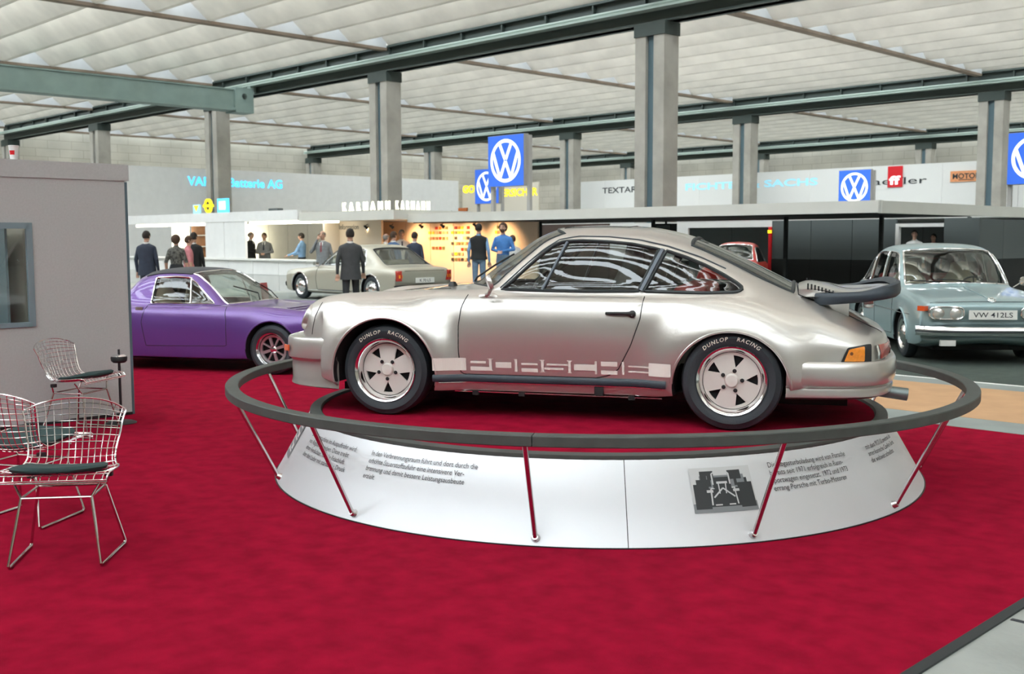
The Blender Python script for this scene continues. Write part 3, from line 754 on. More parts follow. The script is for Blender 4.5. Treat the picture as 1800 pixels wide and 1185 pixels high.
for sg in (-1, 1):
    # door skin, its outline gap and the two windows
    gp = [(-.575,.80),(-.605,.72),(-.618,.60),(-.618,.45),(-.605,.30),(-.58,.288),(.28,.288),(.36,.305),(.42,.345),(.50,.50),(.556,.66),(.573,.80)]
    if sg < 0:
        car.line('door_gap', gp, .0035, 'gap', sg, -.0005, n=90)
    dp = [(-.572,.798),(-.600,.72),(-.612,.60),(-.612,.45),(-.600,.308),(-.575,.294),(.28,.294),(.355,.310),(.413,.348),(.493,.50),(.549,.66),(.566,.798)]
    dr = car.panel('door', dp, 'paint_silver', sg, .0015, n=64, rings=10, thick=.002)
    car.sidewindow('door_window', door_win, sg, .011, bulge=.006)
    car.sidewindow('quarter_window', rear_win, sg, .012, bulge=.008)
    # vent post and centre post
    car.line('vent_post', [(.055,1.138),(-.085,.834)], .011, 'window_trim', sg, .002, n=12)
    car.line('centre_post', [(.668,1.088),(.548,.832)], .019, 'window_trim', sg, .002, n=12)
    car.line('drip_rail', [(-.37,.845),(-.22,.985),(-.10,1.09),(0,1.155),(.12,1.176),(.32,1.172),(.52,1.152),(.70,1.112),(.9,1.045),(1.06,.972)], .0045, 'window_trim', sg, .003, n=50)
    # door handle: recess cup, black grip with round push button
    h = D.objects.new('x', None); D.objects.remove(h)
    hy = car.y(.43, .695, sg)
    hb = MB().tube([(.345, hy+sg*.018, .698), (.40, hy+sg*.026, .698), (.47, hy+sg*.026, .698), (.52, hy+sg*.018, .697)], [.010, .012, .013, .018], 10, flat=.9).build('door_handle', 'black', dr)
    MB().lathe([(0, .03), (.014, .03), (.021, .024), (.023, .008), (.023, -.006)], 16, Matrix.Translation((.508, hy, .695)) @ Matrix.Rotation(-sg*PI/2, 4, 'X')).build('push_button', 'black', dr)
    MB().lathe([(0, .034), (.008, .034), (.008, .03)], 12, Matrix.Translation((.508, hy, .695)) @ Matrix.Rotation(-sg*PI/2, 4, 'X')).build('key_lock', 'chrome', dr)
    # rocker: black rubber strip on the sill, painted sill below with bright edge and jack point
    P = []
    n = 40
    for i in range(n+1):
        x = -.775+1.50*i/n; yy = car.y(x, .262, sg)
        P.append([Vector((x, yy+sg*o, z)) for o, z in ((-.01,.288),(.012,.286),(.020,.276),(.020,.250),(.014,.241),(-.01,.238))])
    MB().grid(P).build('sill_strip', 'rubber_blue', RT, 40)
    car.line('sill_edge', [(-.74,.236),(.70,.236)], .0035, 'chrome', sg, .006, n=30)
    # slim jack bracket
    yj = car.y(.29, .20, sg)
    MB().box(.27, .325, yj-.03, yj+.03, .178, .232).build('jack_point', 'black', RT, 0)
    for xx in (-.52, -.21, .5):
        MB().box(xx-.02, xx+.02, sg*.735-.012, sg*.735+.012, .150, .178).build('sill_clip', 'black', RT, 0)
    MB().tube([(-.66, sg*.742, .172), (.69, sg*.742, .166)], .0045, 6).build('sill_pipe', 'chrome', RT)
    # arch lips: a rolled edge following the wheel opening
    for (cx, cz, r, a0, a1, nm) in ((-1.118, .288, .358, -12, 195, 'wing_lip'), (1.112, .25, .352, -4, 176, 'rear_lip')):
        pts = []
        for i in range(49):
            a = math.radians(a0+(a1-a0)*i/48); x, z = cx+(r+.004)*math.cos(a), cz+(r+.004)*math.sin(a)
            pts.append(car.side(x, z, sg, -.002))
        MB().tube(pts, .0085, 8).build(nm, 'paint_silver', RT)
    # headlamp: chrome ring with glass in the wing front
    c = Vector((-1.765, sg*.575, .635)); ax = Vector((-.90, sg*.10, .42)).normalized()
    T = Matrix.Translation(c) @ ax.to_track_quat('Z', 'Y').to_matrix().to_4x4()
    hl = MB().lathe([(.094, -.06), (.099, -.012), (.100, .0), (.092, .010), (.086, .004)], 32, T).build('headlamp_ring', 'paint_silver', RT)
    MB().lathe([(0, .026), (.04, .022), (.07, .012), (.088, .0)], 32, T).build('headlamp_glass', 'lens_clear', hl)
# bonnet outline and front wing seam
bon = []
for t in [i/40 for i in range(41)]:
    a = t*2-1
    bon.append(car.top(-1.80+.10*abs(a)**3+0*a, a*.47, .0005))
sidel = [car.top(-1.70+i*(.94/30), .47+.03*i/30, .0005) for i in range(31)]
sider = [Vector((p.x, -p.y, p.z)) for p in sidel]
MB().tube(sider[::-1]+bon+sidel, .0032, 6).build('bonnet_gap', 'gap', RT)
lid = [car.top(1.50+i*.5/24, .50-.06*i/24, .0006) for i in range(25)]
lidr = [Vector((p.x, -p.y, p.z)) for p in lid]
acr = [car.top(1.50-.012*(1-(k/20)**2), .50*k/20, .0006) for k in range(-20, 21)]
MB().tube(lidr[::-1]+acr+lid, .0035, 6).build('engine_lid_gap', 'gap', RT)
car.line('wing_seam', [(-1.62,.735),(-1.66,.64),(-1.68,.52)], .003, 'gap', -1, 0, n=14)
# sunroof outline
sr = [car.top(x, y, .0006) for x, y in [(-.0,-.30),(.0,.30),(.42,.30),(.42,-.30)]]
sr = [car.top(p.x, p.y, .0006) for p in resample([Vector((-.02,-.31)),Vector((-.02,.31)),Vector((.42,.31)),Vector((.42,-.31))], 60)]
MB().tube(sr, .003, 6, True).build('sunroof_gap', 'gap', RT)
# rubber quarter seam between rear wing and bumper comes from the bumper top edge
def bumper(name, plan, prof, m, n=60):
    """plan: half curve of (x, y) from the arch to the centre; prof: list of (push outward, z) from top inside to bottom inside"""
    full = [Vector((x, y)) for x, y in plan] + [Vector((x, -y)) for x, y in plan[::-1][1:]]
    C = resample(full, n, False); P = []
    # smooth the corner
    for _ in range(3): C = [C[0]] + [(C[i-1]+C[i]*2+C[i+1])/4 for i in range(1, n-1)] + [C[-1]]
    cx = sum(p.x for p in C)/n
    for i in range(n):
        t = (C[min(i+1, n-1)]-C[max(i-1, 0)]).normalized(); nn = Vector((t.y, -t.x))
        if nn.dot(C[i]-Vector((cx + (.35 if cx < 0 else -.35), 0))) < 0: nn = -nn
        k = abs(i/(n-1)*2-1)      # 1 at the ends
        P.append([Vector((C[i].x+nn.x*o(k) if callable(o) else C[i].x+nn.x*o, C[i].y+(nn.y*o(k) if callable(o) else nn.y*o), z(k) if callable(z) else z)) for o, z in prof])
    return MB().grid(P).build(name, m, RT, 38)
fb = bumper('front_bumper', [(-1.462,.806),(-1.62,.792),(-1.79,.75),(-1.885,.67),(-1.94,.55),(-1.98,.36),(-2.0,0)],
   [(-.16,.490),(-.03,.503),(-.006,.498),(0,.488),(.004,.45),(.004,.385),(0,.362),(-.022,.345),(-.026,.335),(-.024,lambda k:.30),(-.026,lambda k:.24-.03*k),(-.018,lambda k:.205-.04*k),(-.03,lambda k:.198-.04*k)], 'paint_silver')
MB().obox((-1.882, -.692, .425), .012, .062, .042, Matrix.Rotation(.85, 3, 'Z')).build('front_indicator', 'lens_red_orange', fb, 0)
MB().obox((-1.882, .692, .425), .012, .062, .042, Matrix.Rotation(-.85, 3, 'Z')).build('front_indicator', 'lens_red_orange', fb, 0)
rb = bumper('rear_bumper', [(1.438,.862),(1.60,.852),(1.78,.820),(1.92,.760),(2.01,.66),(2.065,.50),(2.095,.30),(2.105,0)],
   [(-.13,.415),(-.012,.430),(-.002,.425),(.004,.415),(.010,.37),(.008,.315),(-.002,.288),(-.020,.282),(-.024,.276),(-.012,.268),(-.008,lambda k:.25),(-.014,lambda k:.222-.006*k),(-.05,lambda k:.205-.004*k),(-.16,lambda k:.215)], 'paint_silver')
# tail lamps wrapping round the corner: black frame, orange lens, red section, white reverser
for sg in (-1, 1):
    fr = [(1.748,.421),(1.786,.512),(1.90,.531),(1.925,.531),(1.925,.424)]
    tl = car.panel('tail_lamp', fr, 'black', sg, .012, n=40, rings=5, thick=.02)
    car.panel('indicator_lens', [(1.768,.432),(1.795,.503),(1.87,.519),(1.885,.519),(1.885,.432)], 'lens_orange', sg, .020, tl, n=36, rings=5, thick=.012)
    car.panel('marker_bulb', [(1.800,.482),(1.806,.488),(1.813,.488),(1.819,.482),(1.819,.474),(1.813,.468),(1.806,.468),(1.800,.474)], 'lens_dark', sg, .0215, tl, n=16, rings=2, thick=.002)
    def rear(y, z, lift):
        h_ = car.bvh.ray_cast(Vector((4, y, z)), Vector((-1, 0, 0)))[0]
        return Vector(((h_.x if h_ else 1.95)+lift, y, z))
    def band(nm, y0, y1, z0, z1, m, par, n=14):
        P = []
        for i in range(n+1):
            y = sg*(y0+(y1-y0)*i/n)
            P.append([rear(y, z0, -.01), rear(y, z0+.002, .010), rear(y, (z0+z1)/2, .014), rear(y, z1-.002, .010), rear(y, z1, -.01)])
        return MB().grid(P).build(nm, m, par, 50)
    band('brake_lens', .40, .625, .434, .522, 'lens_red', tl); band('reverse_lens', .632, .665, .434, .520, 'lens_clear', tl)
    band('reflector', .02, .39, .446, .522, 'lens_red', RT)
# exhaust
T = Matrix.Translation((2.0, -.33, .205)) @ Matrix.Rotation(PI/2+.12, 4, 'Y')
MB().lathe([(.030, -.22), (.038, -.02), (.040, .17), (.036, .172), (.034, .10)], 24, T).build('exhaust_pipe', 'exhaust_steel', RT)
MB().lathe([(0, .12), (.034, .12)], 20, T).build('exhaust_bore', 'flat_black', RT)
# whale tail: painted tray rising off the lid with a black rubber lip round it
def plan_tail(t):          # t -1..1 across, outline of the lip seen from above
    return None
out = [(1.60,.50),(1.70,.585),(1.86,.615),(1.99,.60),(2.06,.50),(2.09,.30),(2.095,0)]
full = [Vector((x, -y)) for x, y in out] + [Vector((x, y)) for x, y in out[::-1][1:]]
C = resample(full, 64, False)
for _ in range(2): C = [C[0]] + [(C[i-1]+C[i]*2+C[i+1])/4 for i in range(1, 63)] + [C[-1]]
P = []
for i, p in enumerate(C):
    k = (p.x-1.60)/.5; base = Vector((1.86, 0)); t = (C[min(i+1, 63)]-C[max(i-1, 0)]).normalized(); nn = Vector((t.y, -t.x))
    if nn.dot(p-base) < 0: nn = -nn
    zc = .785+.045*max(0, k)+.012*max(0, k-.6)*2; hh = .040*(1-.18*max(0, k)); e = .028*min(1, .35+k*1.5) if k > 0 else .01
    up = .035*max(0, k-.55)/.45
    P.append([Vector((p.x+nn.x*o, p.y+nn.y*o, zc+z)) for o, z in ((-.03, hh*.55+up*.3), (0, hh*.85+up), (e*.8, hh*.6+up), (e, hh*.1), (e*.85, -hh*.6), (e*.3, -hh), (-.03, -hh*.8))])
MB().grid(P).build('spoiler_lip', 'rubber_blue', RT, 60)
# tray surface (fan from the lid up to the lip) and underside
P = []
for i in range(0, 25):
    x = 1.50+.565*i/24; row = []
    hw = pchip([1.50,1.60,1.70,1.86,1.99,2.065], [.47,.50,.575,.60,.585,.30], x)
    for j in range(21):
        y = hw*(j/10-1); zl = car.top(min(x, 1.95), y*.8).z
        zt = pchip([1.50,1.56,1.66,1.80,2.07], [.862,.878,.868,.850,.862], x)
        edge = abs(j/10-1)
        zt = zt-.03*edge**3 - (.018*max(0, 1-((x-1.86)/.16)**2)*max(0, 1-edge*1.2))
        row.append(Vector((x, y, max(zt, zl-.01) if x < 1.53 else zt)))
    P.append(row)
tray = MB().grid(P); tr_ = tray.build('spoiler_tray', 'paint_silver', RT, 60)
P = []
for i in range(13):
    t = i/12; row = []
    for j in range(21):
        a = j/10-1; x = 1.52+.42*t; hw = (.48+.09*min(1, t*2.2))*(1-.15*max(0, t-.6)/.4)
        y = hw*a; zl = car.top(x, y, -.01).z; zt = .80+.01*t
        row.append(Vector((x, y, zl+(zt-zl)*(max(0, t-.0)**.8)*1.0)))
    P.append(row)
# side walls joining lid and tray
for sg in (-1, 1):
    Pw = []
    for i in range(20):
        x = 1.50+.30*i/19; hw = pchip([1.50,1.60,1.70,1.80], [.47,.50,.555,.57], x)
        zt = pchip([1.50,1.56,1.66,1.80], [.840,.846,.832,.812], x); zl = car.top(x, sg*(hw-.02), -.012).z
        hw2 = hw-.10*(i/19)**1.5
        Pw.append([Vector((x, sg*hw, zt)), Vector((x, sg*(hw*.6+hw2*.4), zt*.65+zl*.35)), Vector((x, sg*hw2, min(zl, zt)))])
    MB().grid(Pw).build('spoiler_flank', 'paint_silver', RT, 60)
Pc = []
for i in range(15):
    x = 1.72+.22*i/14
    Pc.append([Vector((x, .50*(j/8-1)*(1-.4*(i/14)), car.top(x, .50*(j/8-1)*(1-.4*(i/14))).z*(1-(1-abs(j/8-1))*0)+(.0 if i else 0))) for j in range(17)])
mb = MB()
bx = [(-.34,),( .34,)]
# closed pedestal under the tray
for i in range(1):
    ring0 = [(1.52,-.42),(1.66,-.43),(1.75,-.36),(1.77,0),(1.75,.36),(1.66,.43),(1.52,.42)]
    rs = resample([Vector(p) for p in ring0], 48)
    lo = [car.top(p.x, p.y, -.02) for p in rs]; hi = [Vector((1.66+(p.x-1.66)*1.75, p.y*1.25, .800)) for p in rs]
    mid_ = [a*.62+b*.38+Vector((0, 0, .012)) for a, b in zip(lo, hi)]
    mb.grid([[a, m_, b] for a, m_, b in zip(lo, mid_, hi)], closed_u=True)
mb.build('spoiler_pedestal', 'paint_silver', RT, 60)
# bright latch under the spoiler
MB().lathe([(0, .03), (.02, .028), (.026, 0), (.02, -.03)], 14, Matrix.Translation((1.935, -.16, .735)) @ Matrix.Rotation(PI/2, 4, 'Y')).build('lid_latch', 'chrome', RT)
# cooling grille slats on the flank of the tray
for k in range(8):
    x = 1.555+k*.021
    for sg in (-1, 1):
        hw = pchip([1.50,1.60,1.70,1.80], [.47,.50,.555,.57], x); zb = pchip([1.50,1.56,1.66,1.80], [.840,.846,.832,.812], x)
        MB().box(x-.005, x+.005, min(sg*hw, sg*(hw+.004)), max(sg*hw, sg*(hw+.004)), zb-.004, zb+.034*(1-k*.09)).build('grille_slat', 'black', tr_, 0)
# rear window has a grey seal; wipers on the windscreen
for y0 in (-.28, .18):
    a = net.S(7.18, y0*2.6); b = net.S(8.6, (y0+.30)*2.9)
    mb = MB(); mb.tube([a+Vector((-.02,0,.0)), a+Vector((.0,0,.03)), (a+b)/2+Vector((-.01,0,.028)), b+Vector((-.01,0,.020))], .007, 6)
    mb.build('wiper', 'black', RT)
MB().lathe([(0,.03),(.02,.028),(.03,.01),(.034,0)], 12, Matrix.Translation(car.top(-.80, -.34))).build('washer_nozzle', 'black', RT)
# mirror on the driver's door
mb = MB().lathe([(0,.022),(.03,.021),(.055,.012),(.060,0),(.055,-.014),(0,-.016)], 24, Matrix.Translation((-.395, -.830, .885)) @ Matrix.Rotation(-PI/2-.35, 4, 'Y') @ Matrix.Rotation(.3, 4, 'X') @ Matrix.Diagonal((.85,.72,1,1)))
mo = mb.build('door_mirror', 'paint_silver', RT)
MB().tube([(-.395,-.82,.835), (-.41,-.80,.812), (-.43,-.785,.800)], [.012,.012,.016], 10).build('mirror_stalk', 'paint_silver', mo)
MB().lathe([(0,.016),(.03,.013),(.055,.004),(.06,-.012)], 18, Matrix.Translation(car.side(-.435, .792, -1, 0)) @ Matrix.Rotation(PI/2-.5, 4, 'X') @ Matrix.Diagonal((1.15,.42,1,1))).build('mirror_foot', 'paint_silver', mo)
# marque stripe with letters left open, laid on both flanks
XT = [(0,-.776),(54,-.568),(376,.61),(418,.756)]
def cu(u):
    px = 760+u*.2389-762
    return pchip([a for a, _ in XT], [b for _, b in XT], px)
def stripe(sg):
    mb = MB()
    def quad(u0, u1, v0, v1, u2=None, u3=None):
        n = max(1, int((u1-u0)/12)); P = []
        for i in range(n+1):
            f = i/n; ua = u0+(u1-u0)*f; ub = (u2+(u3-u2)*f) if u2 is not None else ua
            P.append([car.side(cu(ua), .396-v0/88*.082, sg, .0062), car.side(cu(ub), .396-v1/88*.082, sg, .0062)])
        mb.grid(P)
    quad(5, 235, 0, 88); quad(1588, 1762, 0, 88)
    quad(265, 380, 20, 37); quad(265, 408, 60, 88); quad(404, 424, 0, 88)
    for c, l, r in ((414,28,26),(604,18,10),(800,26,22),(1000,22,24)):
        quad(c-l, c+r, 0, 10, c-9, c+9); quad(c-9, c+9, 76, 88, c-l*.8, c+r*.8)
    quad(452, 570, 24, 64); quad(595, 613, 0, 88)
    quad(643, 765, 25, 40); quad(643, 765, 62, 88); quad(791, 810, 0, 88)
    quad(832, 988, 25, 38); quad(814, 955, 53, 68); quad(991, 1010, 0, 88)
    quad(1033, 1187, 25, 66); quad(1187, 1203, 0, 90)
    quad(1232, 1355, 2, 34); quad(1232, 1355, 62, 90); quad(1387, 1405, 0, 90)
    quad(1433, 1590, 25, 36); quad(1433, 1590, 60, 71)
    mb.build('side_stripe', 'decal_cream', RT, 0)
for sg in (-1, 1): stripe(sg)
# wheels
for sg in (-1, 1):
    tt = [('DUNLOP', PI/2+.42), ('RACING', PI/2-.40)]
    wheel(RT, -1.128, sg*(.805-.105), .300, .300, .21, sg, 'five', .205, rot=-PI/2 if sg < 0 else PI/2, tyretext=tt if sg < 0 else None, deep=.055)
    wheel(RT, 1.120, sg*(.868-.135), .303, .303, .27, sg, 'five', .205, rot=math.radians(75), tyretext=tt if sg < 0 else None, deep=.035)
# cabin: seats, wheel, dash, floor
for y in (-.33, .33): seat(RT, .12, y, .40)
seat_b = MB().box(.72, .95, -.52, .52, .58, .86).build('rear_bench', 'seat_red', RT, 0); bevelled(seat_b, .05, 3)
MB().box(-.62, -.36, -.60, .60, .62, .80).build('dashboard', 'dash', RT, 0)
steering(RT, -.22, -.33, .78)
MB().lathe([(0,.02),(.05,.0),(0,-.02)], 10, Matrix.Translation((-.16, 0, 1.11)) @ Matrix.Diagonal((.4,1.6,1,1))).build('interior_mirror', 'black', RT)
mat('underbody', (.01,.01,.01), .9)
MB().box(-1.5, 1.8, -.60, .60, .14, .19).build('floor_pan', 'underbody', RT, 0)
# ================================================================== OTHER CARS
def F(t4, hw, zbot=.18, x=None, zm=.56, drop=.065):
    """row from four upper points: the flank below is filled in"""
    x3, y3, z3 = t4[3]; xs = x if x is not None else x3
    z4 = z3-drop
    return list(t4) + [(xs, (y3+hw*2)/3+.0, z4), (xs, hw, min(zm, z4-.04)), (xs, hw-.002, min(.38, z4-.08)), (xs, hw-.025, zbot), (xs, 0, zbot)]
def T4(x, *yz): return [(x, a, b) for a, b in yz]
def lamp(parent, c, ax, r, m='lens_clear', ringm='chrome', name='headlamp'):
    T = Matrix.Translation(c) @ Vector(ax).normalized().to_track_quat('Z', 'Y').to_matrix().to_4x4()
    h = MB().lathe([(r*1.12, -.03), (r*1.14, .004), (r*1.06, .012), (r, .004)], 24, T).build(name, ringm, parent)
    MB().lathe([(0, .016), (r*.6, .012), (r, .0)], 24, T).build('lamp_glass', m, h)
def door_lines(car, lines, sgs=(-1, 1), r=.004):
    for sg in sgs:
        for nm, pts in lines: car.line(nm, pts, r, 'gap', sg, 0, n=30)

# ---------------------------------------------------------------- purple two-seater
rows = [
 F([(-2.0,0,.45),(-1.99,.30,.45),(-1.97,.50,.45),(-1.92,.66,.45)], .74, .30, -1.86, .42, .02),
 F([(-1.98,0,.59),(-1.97,.30,.595),(-1.95,.50,.61),(-1.91,.66,.635)], .765, .28, -1.82, .48),
 F(T4(-1.78, (0,.675),(.3,.675),(.5,.685),(.665,.715)), .79, .24),
 F(T4(-1.42, (0,.735),(.3,.732),(.5,.738),(.675,.765)), .81, .20),
 F(T4(-1.0, (0,.780),(.3,.777),(.5,.775),(.69,.795)), .822, .19),
 F([(-.72,0,.83),(-.68,.35,.822),(-.50,.635,.806),(-.46,.70,.798)], .826, .18, -.5),
 F([(-.50,0,.985),(-.46,.34,.975),(-.32,.605,.94),(-.26,.715,.798)], .828, .18, -.28),
 F([(-.30,0,1.11),(-.26,.33,1.10),(-.16,.572,1.07),(-.06,.72,.798)], .828, .18),
 F([(-.12,0,1.195),(-.08,.32,1.185),(-.02,.545,1.15),(.09,.72,.798)], .828, .18),
 F([(.05,0,1.228),(.08,.32,1.215),(.13,.54,1.168),(.2,.72,.798)], .828, .18),
 F([(.35,0,1.238),(.35,.32,1.222),(.35,.54,1.170),(.4,.722,.80)], .828, .18),
 F([(.60,0,1.218),(.60,.32,1.202),(.60,.54,1.142),(.60,.726,.80)], .828, .18),
 F([(.74,0,1.172),(.74,.32,1.157),(.75,.55,1.092),(.74,.73,.80)], .828, .18),
 F([(.84,0,1.0),(.85,.32,.99),(.90,.57,.95),(.88,.735,.80)], .828, .18),
 F([(.94,0,.835),(.95,.32,.835),(1.05,.60,.83),(1.04,.735,.80)], .828, .18),
 F(T4(1.42, (0,.81),(.32,.81),(.55,.805),(.71,.785)), .825, .20),
 F(T4(1.80, (0,.77),(.32,.765),(.52,.76),(.69,.742)), .80, .26),
 F(T4(1.96, (0,.70),(.32,.695),(.51,.69),(.67,.665)), .765, .30),
 F([(1.99,0,.45),(1.985,.32,.45),(1.97,.5,.45),(1.95,.66,.45)], .745, .32, 1.93, .42, .02),
]
n914 = Net(rows, flares=((-1.19, .30, .325, .12, .02), (1.225, .30, .325, .12, .02)))
w1 = [(.49,.822),(.49,1.128),(.2,1.142),(.02,1.130),(-.09,1.062),(-.25,.92),(-.375,.822)]
c914 = Car('targa_car', 'purple targa sports car with black roof panel on the red carpet', (-3.746, 13.75, .004), math.atan2(.278, -.96), n914, 'paint_purple', 4, 4,
   arches=((-1.19, .30, .335), (1.225, .30, .335)), sidewins=(w1,), ws=dict(r=(5.12, 8.35, -1.8, 1.8), seal=.012, sealm='chrome'), rw=dict(r=(12.3, 13.8, -1.5, 1.5)), cavity=(4.8, 13.2, .34))
RT = c914.root
for sg in (-1, 1):
    c914.sidewindow('door_window', w1, sg, .010, 'chrome')
    c914.line('vent_post', [(.0,1.128),(-.055,.82)], .008, 'chrome', sg, .002, n=8)
    c914.line('door_gap', [(-.56,.79),(-.60,.62),(-.60,.33),(.50,.31),(.56,.60),(.52,.79)], .004, 'gap', sg, 0, n=60)
    c914.line('belt_seam', [(-.46,.800),(.52,.802)], .004, 'gap', sg, 0, n=20)
    hy = c914.y(.62, .76, sg)
    MB().box(.555, .655, hy-.02, hy+.02, .735, .775).build('door_handle', 'chrome', RT, 0)
    pts = [c914.side(-1.19+.337*math.cos(a), .30+.337*math.sin(a), sg, -.001) for a in [PI*i/30 for i in range(31)]]
    MB().tube(pts, .010, 6).build('wing_lip', 'paint_purple', RT)
    pts = [c914.side(1.225+.337*math.cos(a), .30+.337*math.sin(a), sg, -.001) for a in [PI*i/30 for i in range(31)]]
    MB().tube(pts, .010, 6).build('rear_lip', 'paint_purple', RT)
    wheel(RT, -1.19, sg*.725, .298, .298, .185, sg, 'cross', .195, rot=.3)
    wheel(RT, 1.225, sg*.725, .298, .298, .185, sg, 'cross', .195, rot=.1)
    lamp(RT, (-1.93, sg*.62, .55), (-1, 0, .1), .05, 'lens_orange', 'chrome', 'front_indicator')
rp = shell(n914.patch(8.35, 11.35, -1.95, 1.95, 12, 14, .010), n914.patch(8.35, 11.35, -1.95, 1.95, 12, 14, -.004)).build('roof_panel', 'roof_vinyl', RT, 50)
fbm = MB(); 
P = []
for i in range(41):
    a = (i/20-1); x = -2.03+.14*abs(a)**3.2+.02; y = .80*a
    P.append([Vector((x+.05, y, .50)), Vector((x, y, .49)), Vector((x-.015, y, .44)), Vector((x, y, .39)), Vector((x+.05, y, .38))])
MB().grid(P).build('front_bumper', 'black', RT, 50)
MB().grid([[Vector((-p.x+.02, p.y, p.z)) for p in r] for r in P]).build('rear_bumper', 'black', RT, 50)
for k in range(6): 
    pts = [c914.top(-1.75+.11*k, y*.5, .004) for y in (-1, -.5, 0, .5, 1)]
    MB().tube(pts, .005, 6).build('bonnet_rib', 'paint_purple', RT)
for y in (-.34, .34): seat(RT, .22, y, .36, m='seat_beige')
MB().box(-.62, -.40, -.58, .58, .58, .76).build('dashboard', 'dash', RT, 0)
MB().obox((-.40, -.26, .86), .02, .26, .30, Matrix.Rotation(.15, 3, 'Y')).build('price_card', 'card_white', RT, 0)
MB().obox((-.40, -.50, .86), .02, .16, .34, Matrix.Rotation(.15, 3, 'Y')).build('price_card', 'card_red', RT, 0)
steering(RT, -.28, .33, .74)
MB().tube([n914.S(5.15, -.9)+Vector((-.02,0,.01)), n914.S(5.6, -1.3)+Vector((-.01,0,.03)), n914.S(6.4, -.7)+Vector((-.01,0,.02))], .008, 6).build('wiper', 'black', RT)
MB().tube([n914.S(5.15, .5)+Vector((-.02,0,.01)), n914.S(5.5, .2)+Vector((-.01,0,.03)), n914.S(6.2, 1.0)+Vector((-.01,0,.02))], .008, 6).build('wiper', 'black', RT)
MB().box(-1.7, 1.7, -.6, .6, .15, .20).build('floor_pan', 'underbody', RT, 0)

# ---------------------------------------------------------------- pale blue saloon with number plate
rows = [
 F([(-2.02,0,.44),(-2.02,.35,.44),(-2.01,.58,.44),(-1.98,.74,.44)], .80, .34, -1.93, .42, .015),
 F([(-2.06,0,.60),(-2.06,.35,.60),(-2.05,.58,.60),(-2.01,.75,.60)], .815, .31, -1.94, .50),
 F([(-2.08,0,.735),(-2.08,.35,.735),(-2.06,.58,.740),(-2.00,.75,.745)], .82, .28, -1.90, .55),
 F([(-1.99,0,.790),(-1.99,.35,.788),(-1.97,.58,.785),(-1.90,.74,.785)], .825, .25, -1.8, .58),
 F(T4(-1.45, (0,.868),(.35,.862),(.58,.845),(.735,.845)), .835, .22, zm=.6),
 F(T4(-1.08, (0,.905),(.35,.90),(.58,.885),(.735,.875)), .838, .22, zm=.62),
 F([(-.86,0,.965),(-.80,.40,.955),(-.60,.70,.925),(-.57,.735,.90)], .838, .20, -.65, .62),
 F([(-.66,0,1.12),(-.60,.39,1.11),(-.42,.685,1.08),(-.32,.745,.905)], .838, .20, -.4, .62),
 F([(-.42,0,1.29),(-.37,.38,1.28),(-.23,.655,1.25),(-.10,.75,.905)], .838, .20, -.15, .62),
 F([(-.22,0,1.415),(-.17,.37,1.40),(-.06,.62,1.365),(.1,.75,.905)], .838, .20, .05, .62),
 F([(0,0,1.475),(.03,.37,1.46),(.10,.60,1.41),(.25,.75,.905)], .838, .20, zm=.62),
 F([(.5,0,1.505),(.5,.37,1.49),(.5,.60,1.43),(.55,.75,.905)], .838, .20, zm=.62),
 F([(1.0,0,1.485),(1.0,.37,1.47),(1.0,.60,1.40),(1.0,.75,.905)], .838, .20, zm=.62),
 F([(1.40,0,1.40),(1.40,.37,1.385),(1.40,.60,1.305),(1.35,.75,.905)], .838, .20, zm=.62),
 F([(1.80,0,1.20),(1.80,.37,1.18),(1.78,.60,1.10),(1.70,.745,.90)], .836, .22, zm=.62),
 F([(2.15,0,1.0),(2.15,.37,.985),(2.13,.58,.945),(2.1,.72,.86)], .825, .28, zm=.6),
 F([(2.42,0,.87),(2.42,.37,.86),(2.40,.56,.83),(2.36,.70,.76)], .80, .33, zm=.58),
 F([(2.47,0,.50),(2.47,.37,.50),(2.45,.56,.50),(2.41,.70,.50)], .785, .36, zm=.46, drop=.02),
]
nb = Net(rows, flares=((-1.08, .30, .33, .10, .022), (1.42, .30, .33, .10, .015)))
bw = [[(-.50,.93),(-.40,1.06),(-.22,1.25),(-.10,1.34),(.02,1.365),(.40,1.385),(.40,.93)], [(.48,.93),(.48,1.385),(.90,1.375),(1.12,1.345),(1.16,.93)], [(1.23,.93),(1.20,1.33),(1.34,1.28),(1.52,1.17),(1.66,1.05),(1.72,.955),(1.70,.93)]]
cb = Car('saloon_car', 'pale blue saloon with twin headlamps and number plate under the canopy', (6.12, 15.35, .011), math.atan2(.995, .1), nb, 'paint_blue', 4, 4,
   arches=((-1.08, .30, .345), (1.42, .30, .345)), sidewins=bw, ws=dict(r=(6.12, 9.2, -1.8, 1.8), seal=.013, sealm='chrome'), rw=dict(r=(13.4, 14.9, -1.6, 1.6)), cavity=(5.9, 14.8, .36), welld=.26)
RT = cb.root
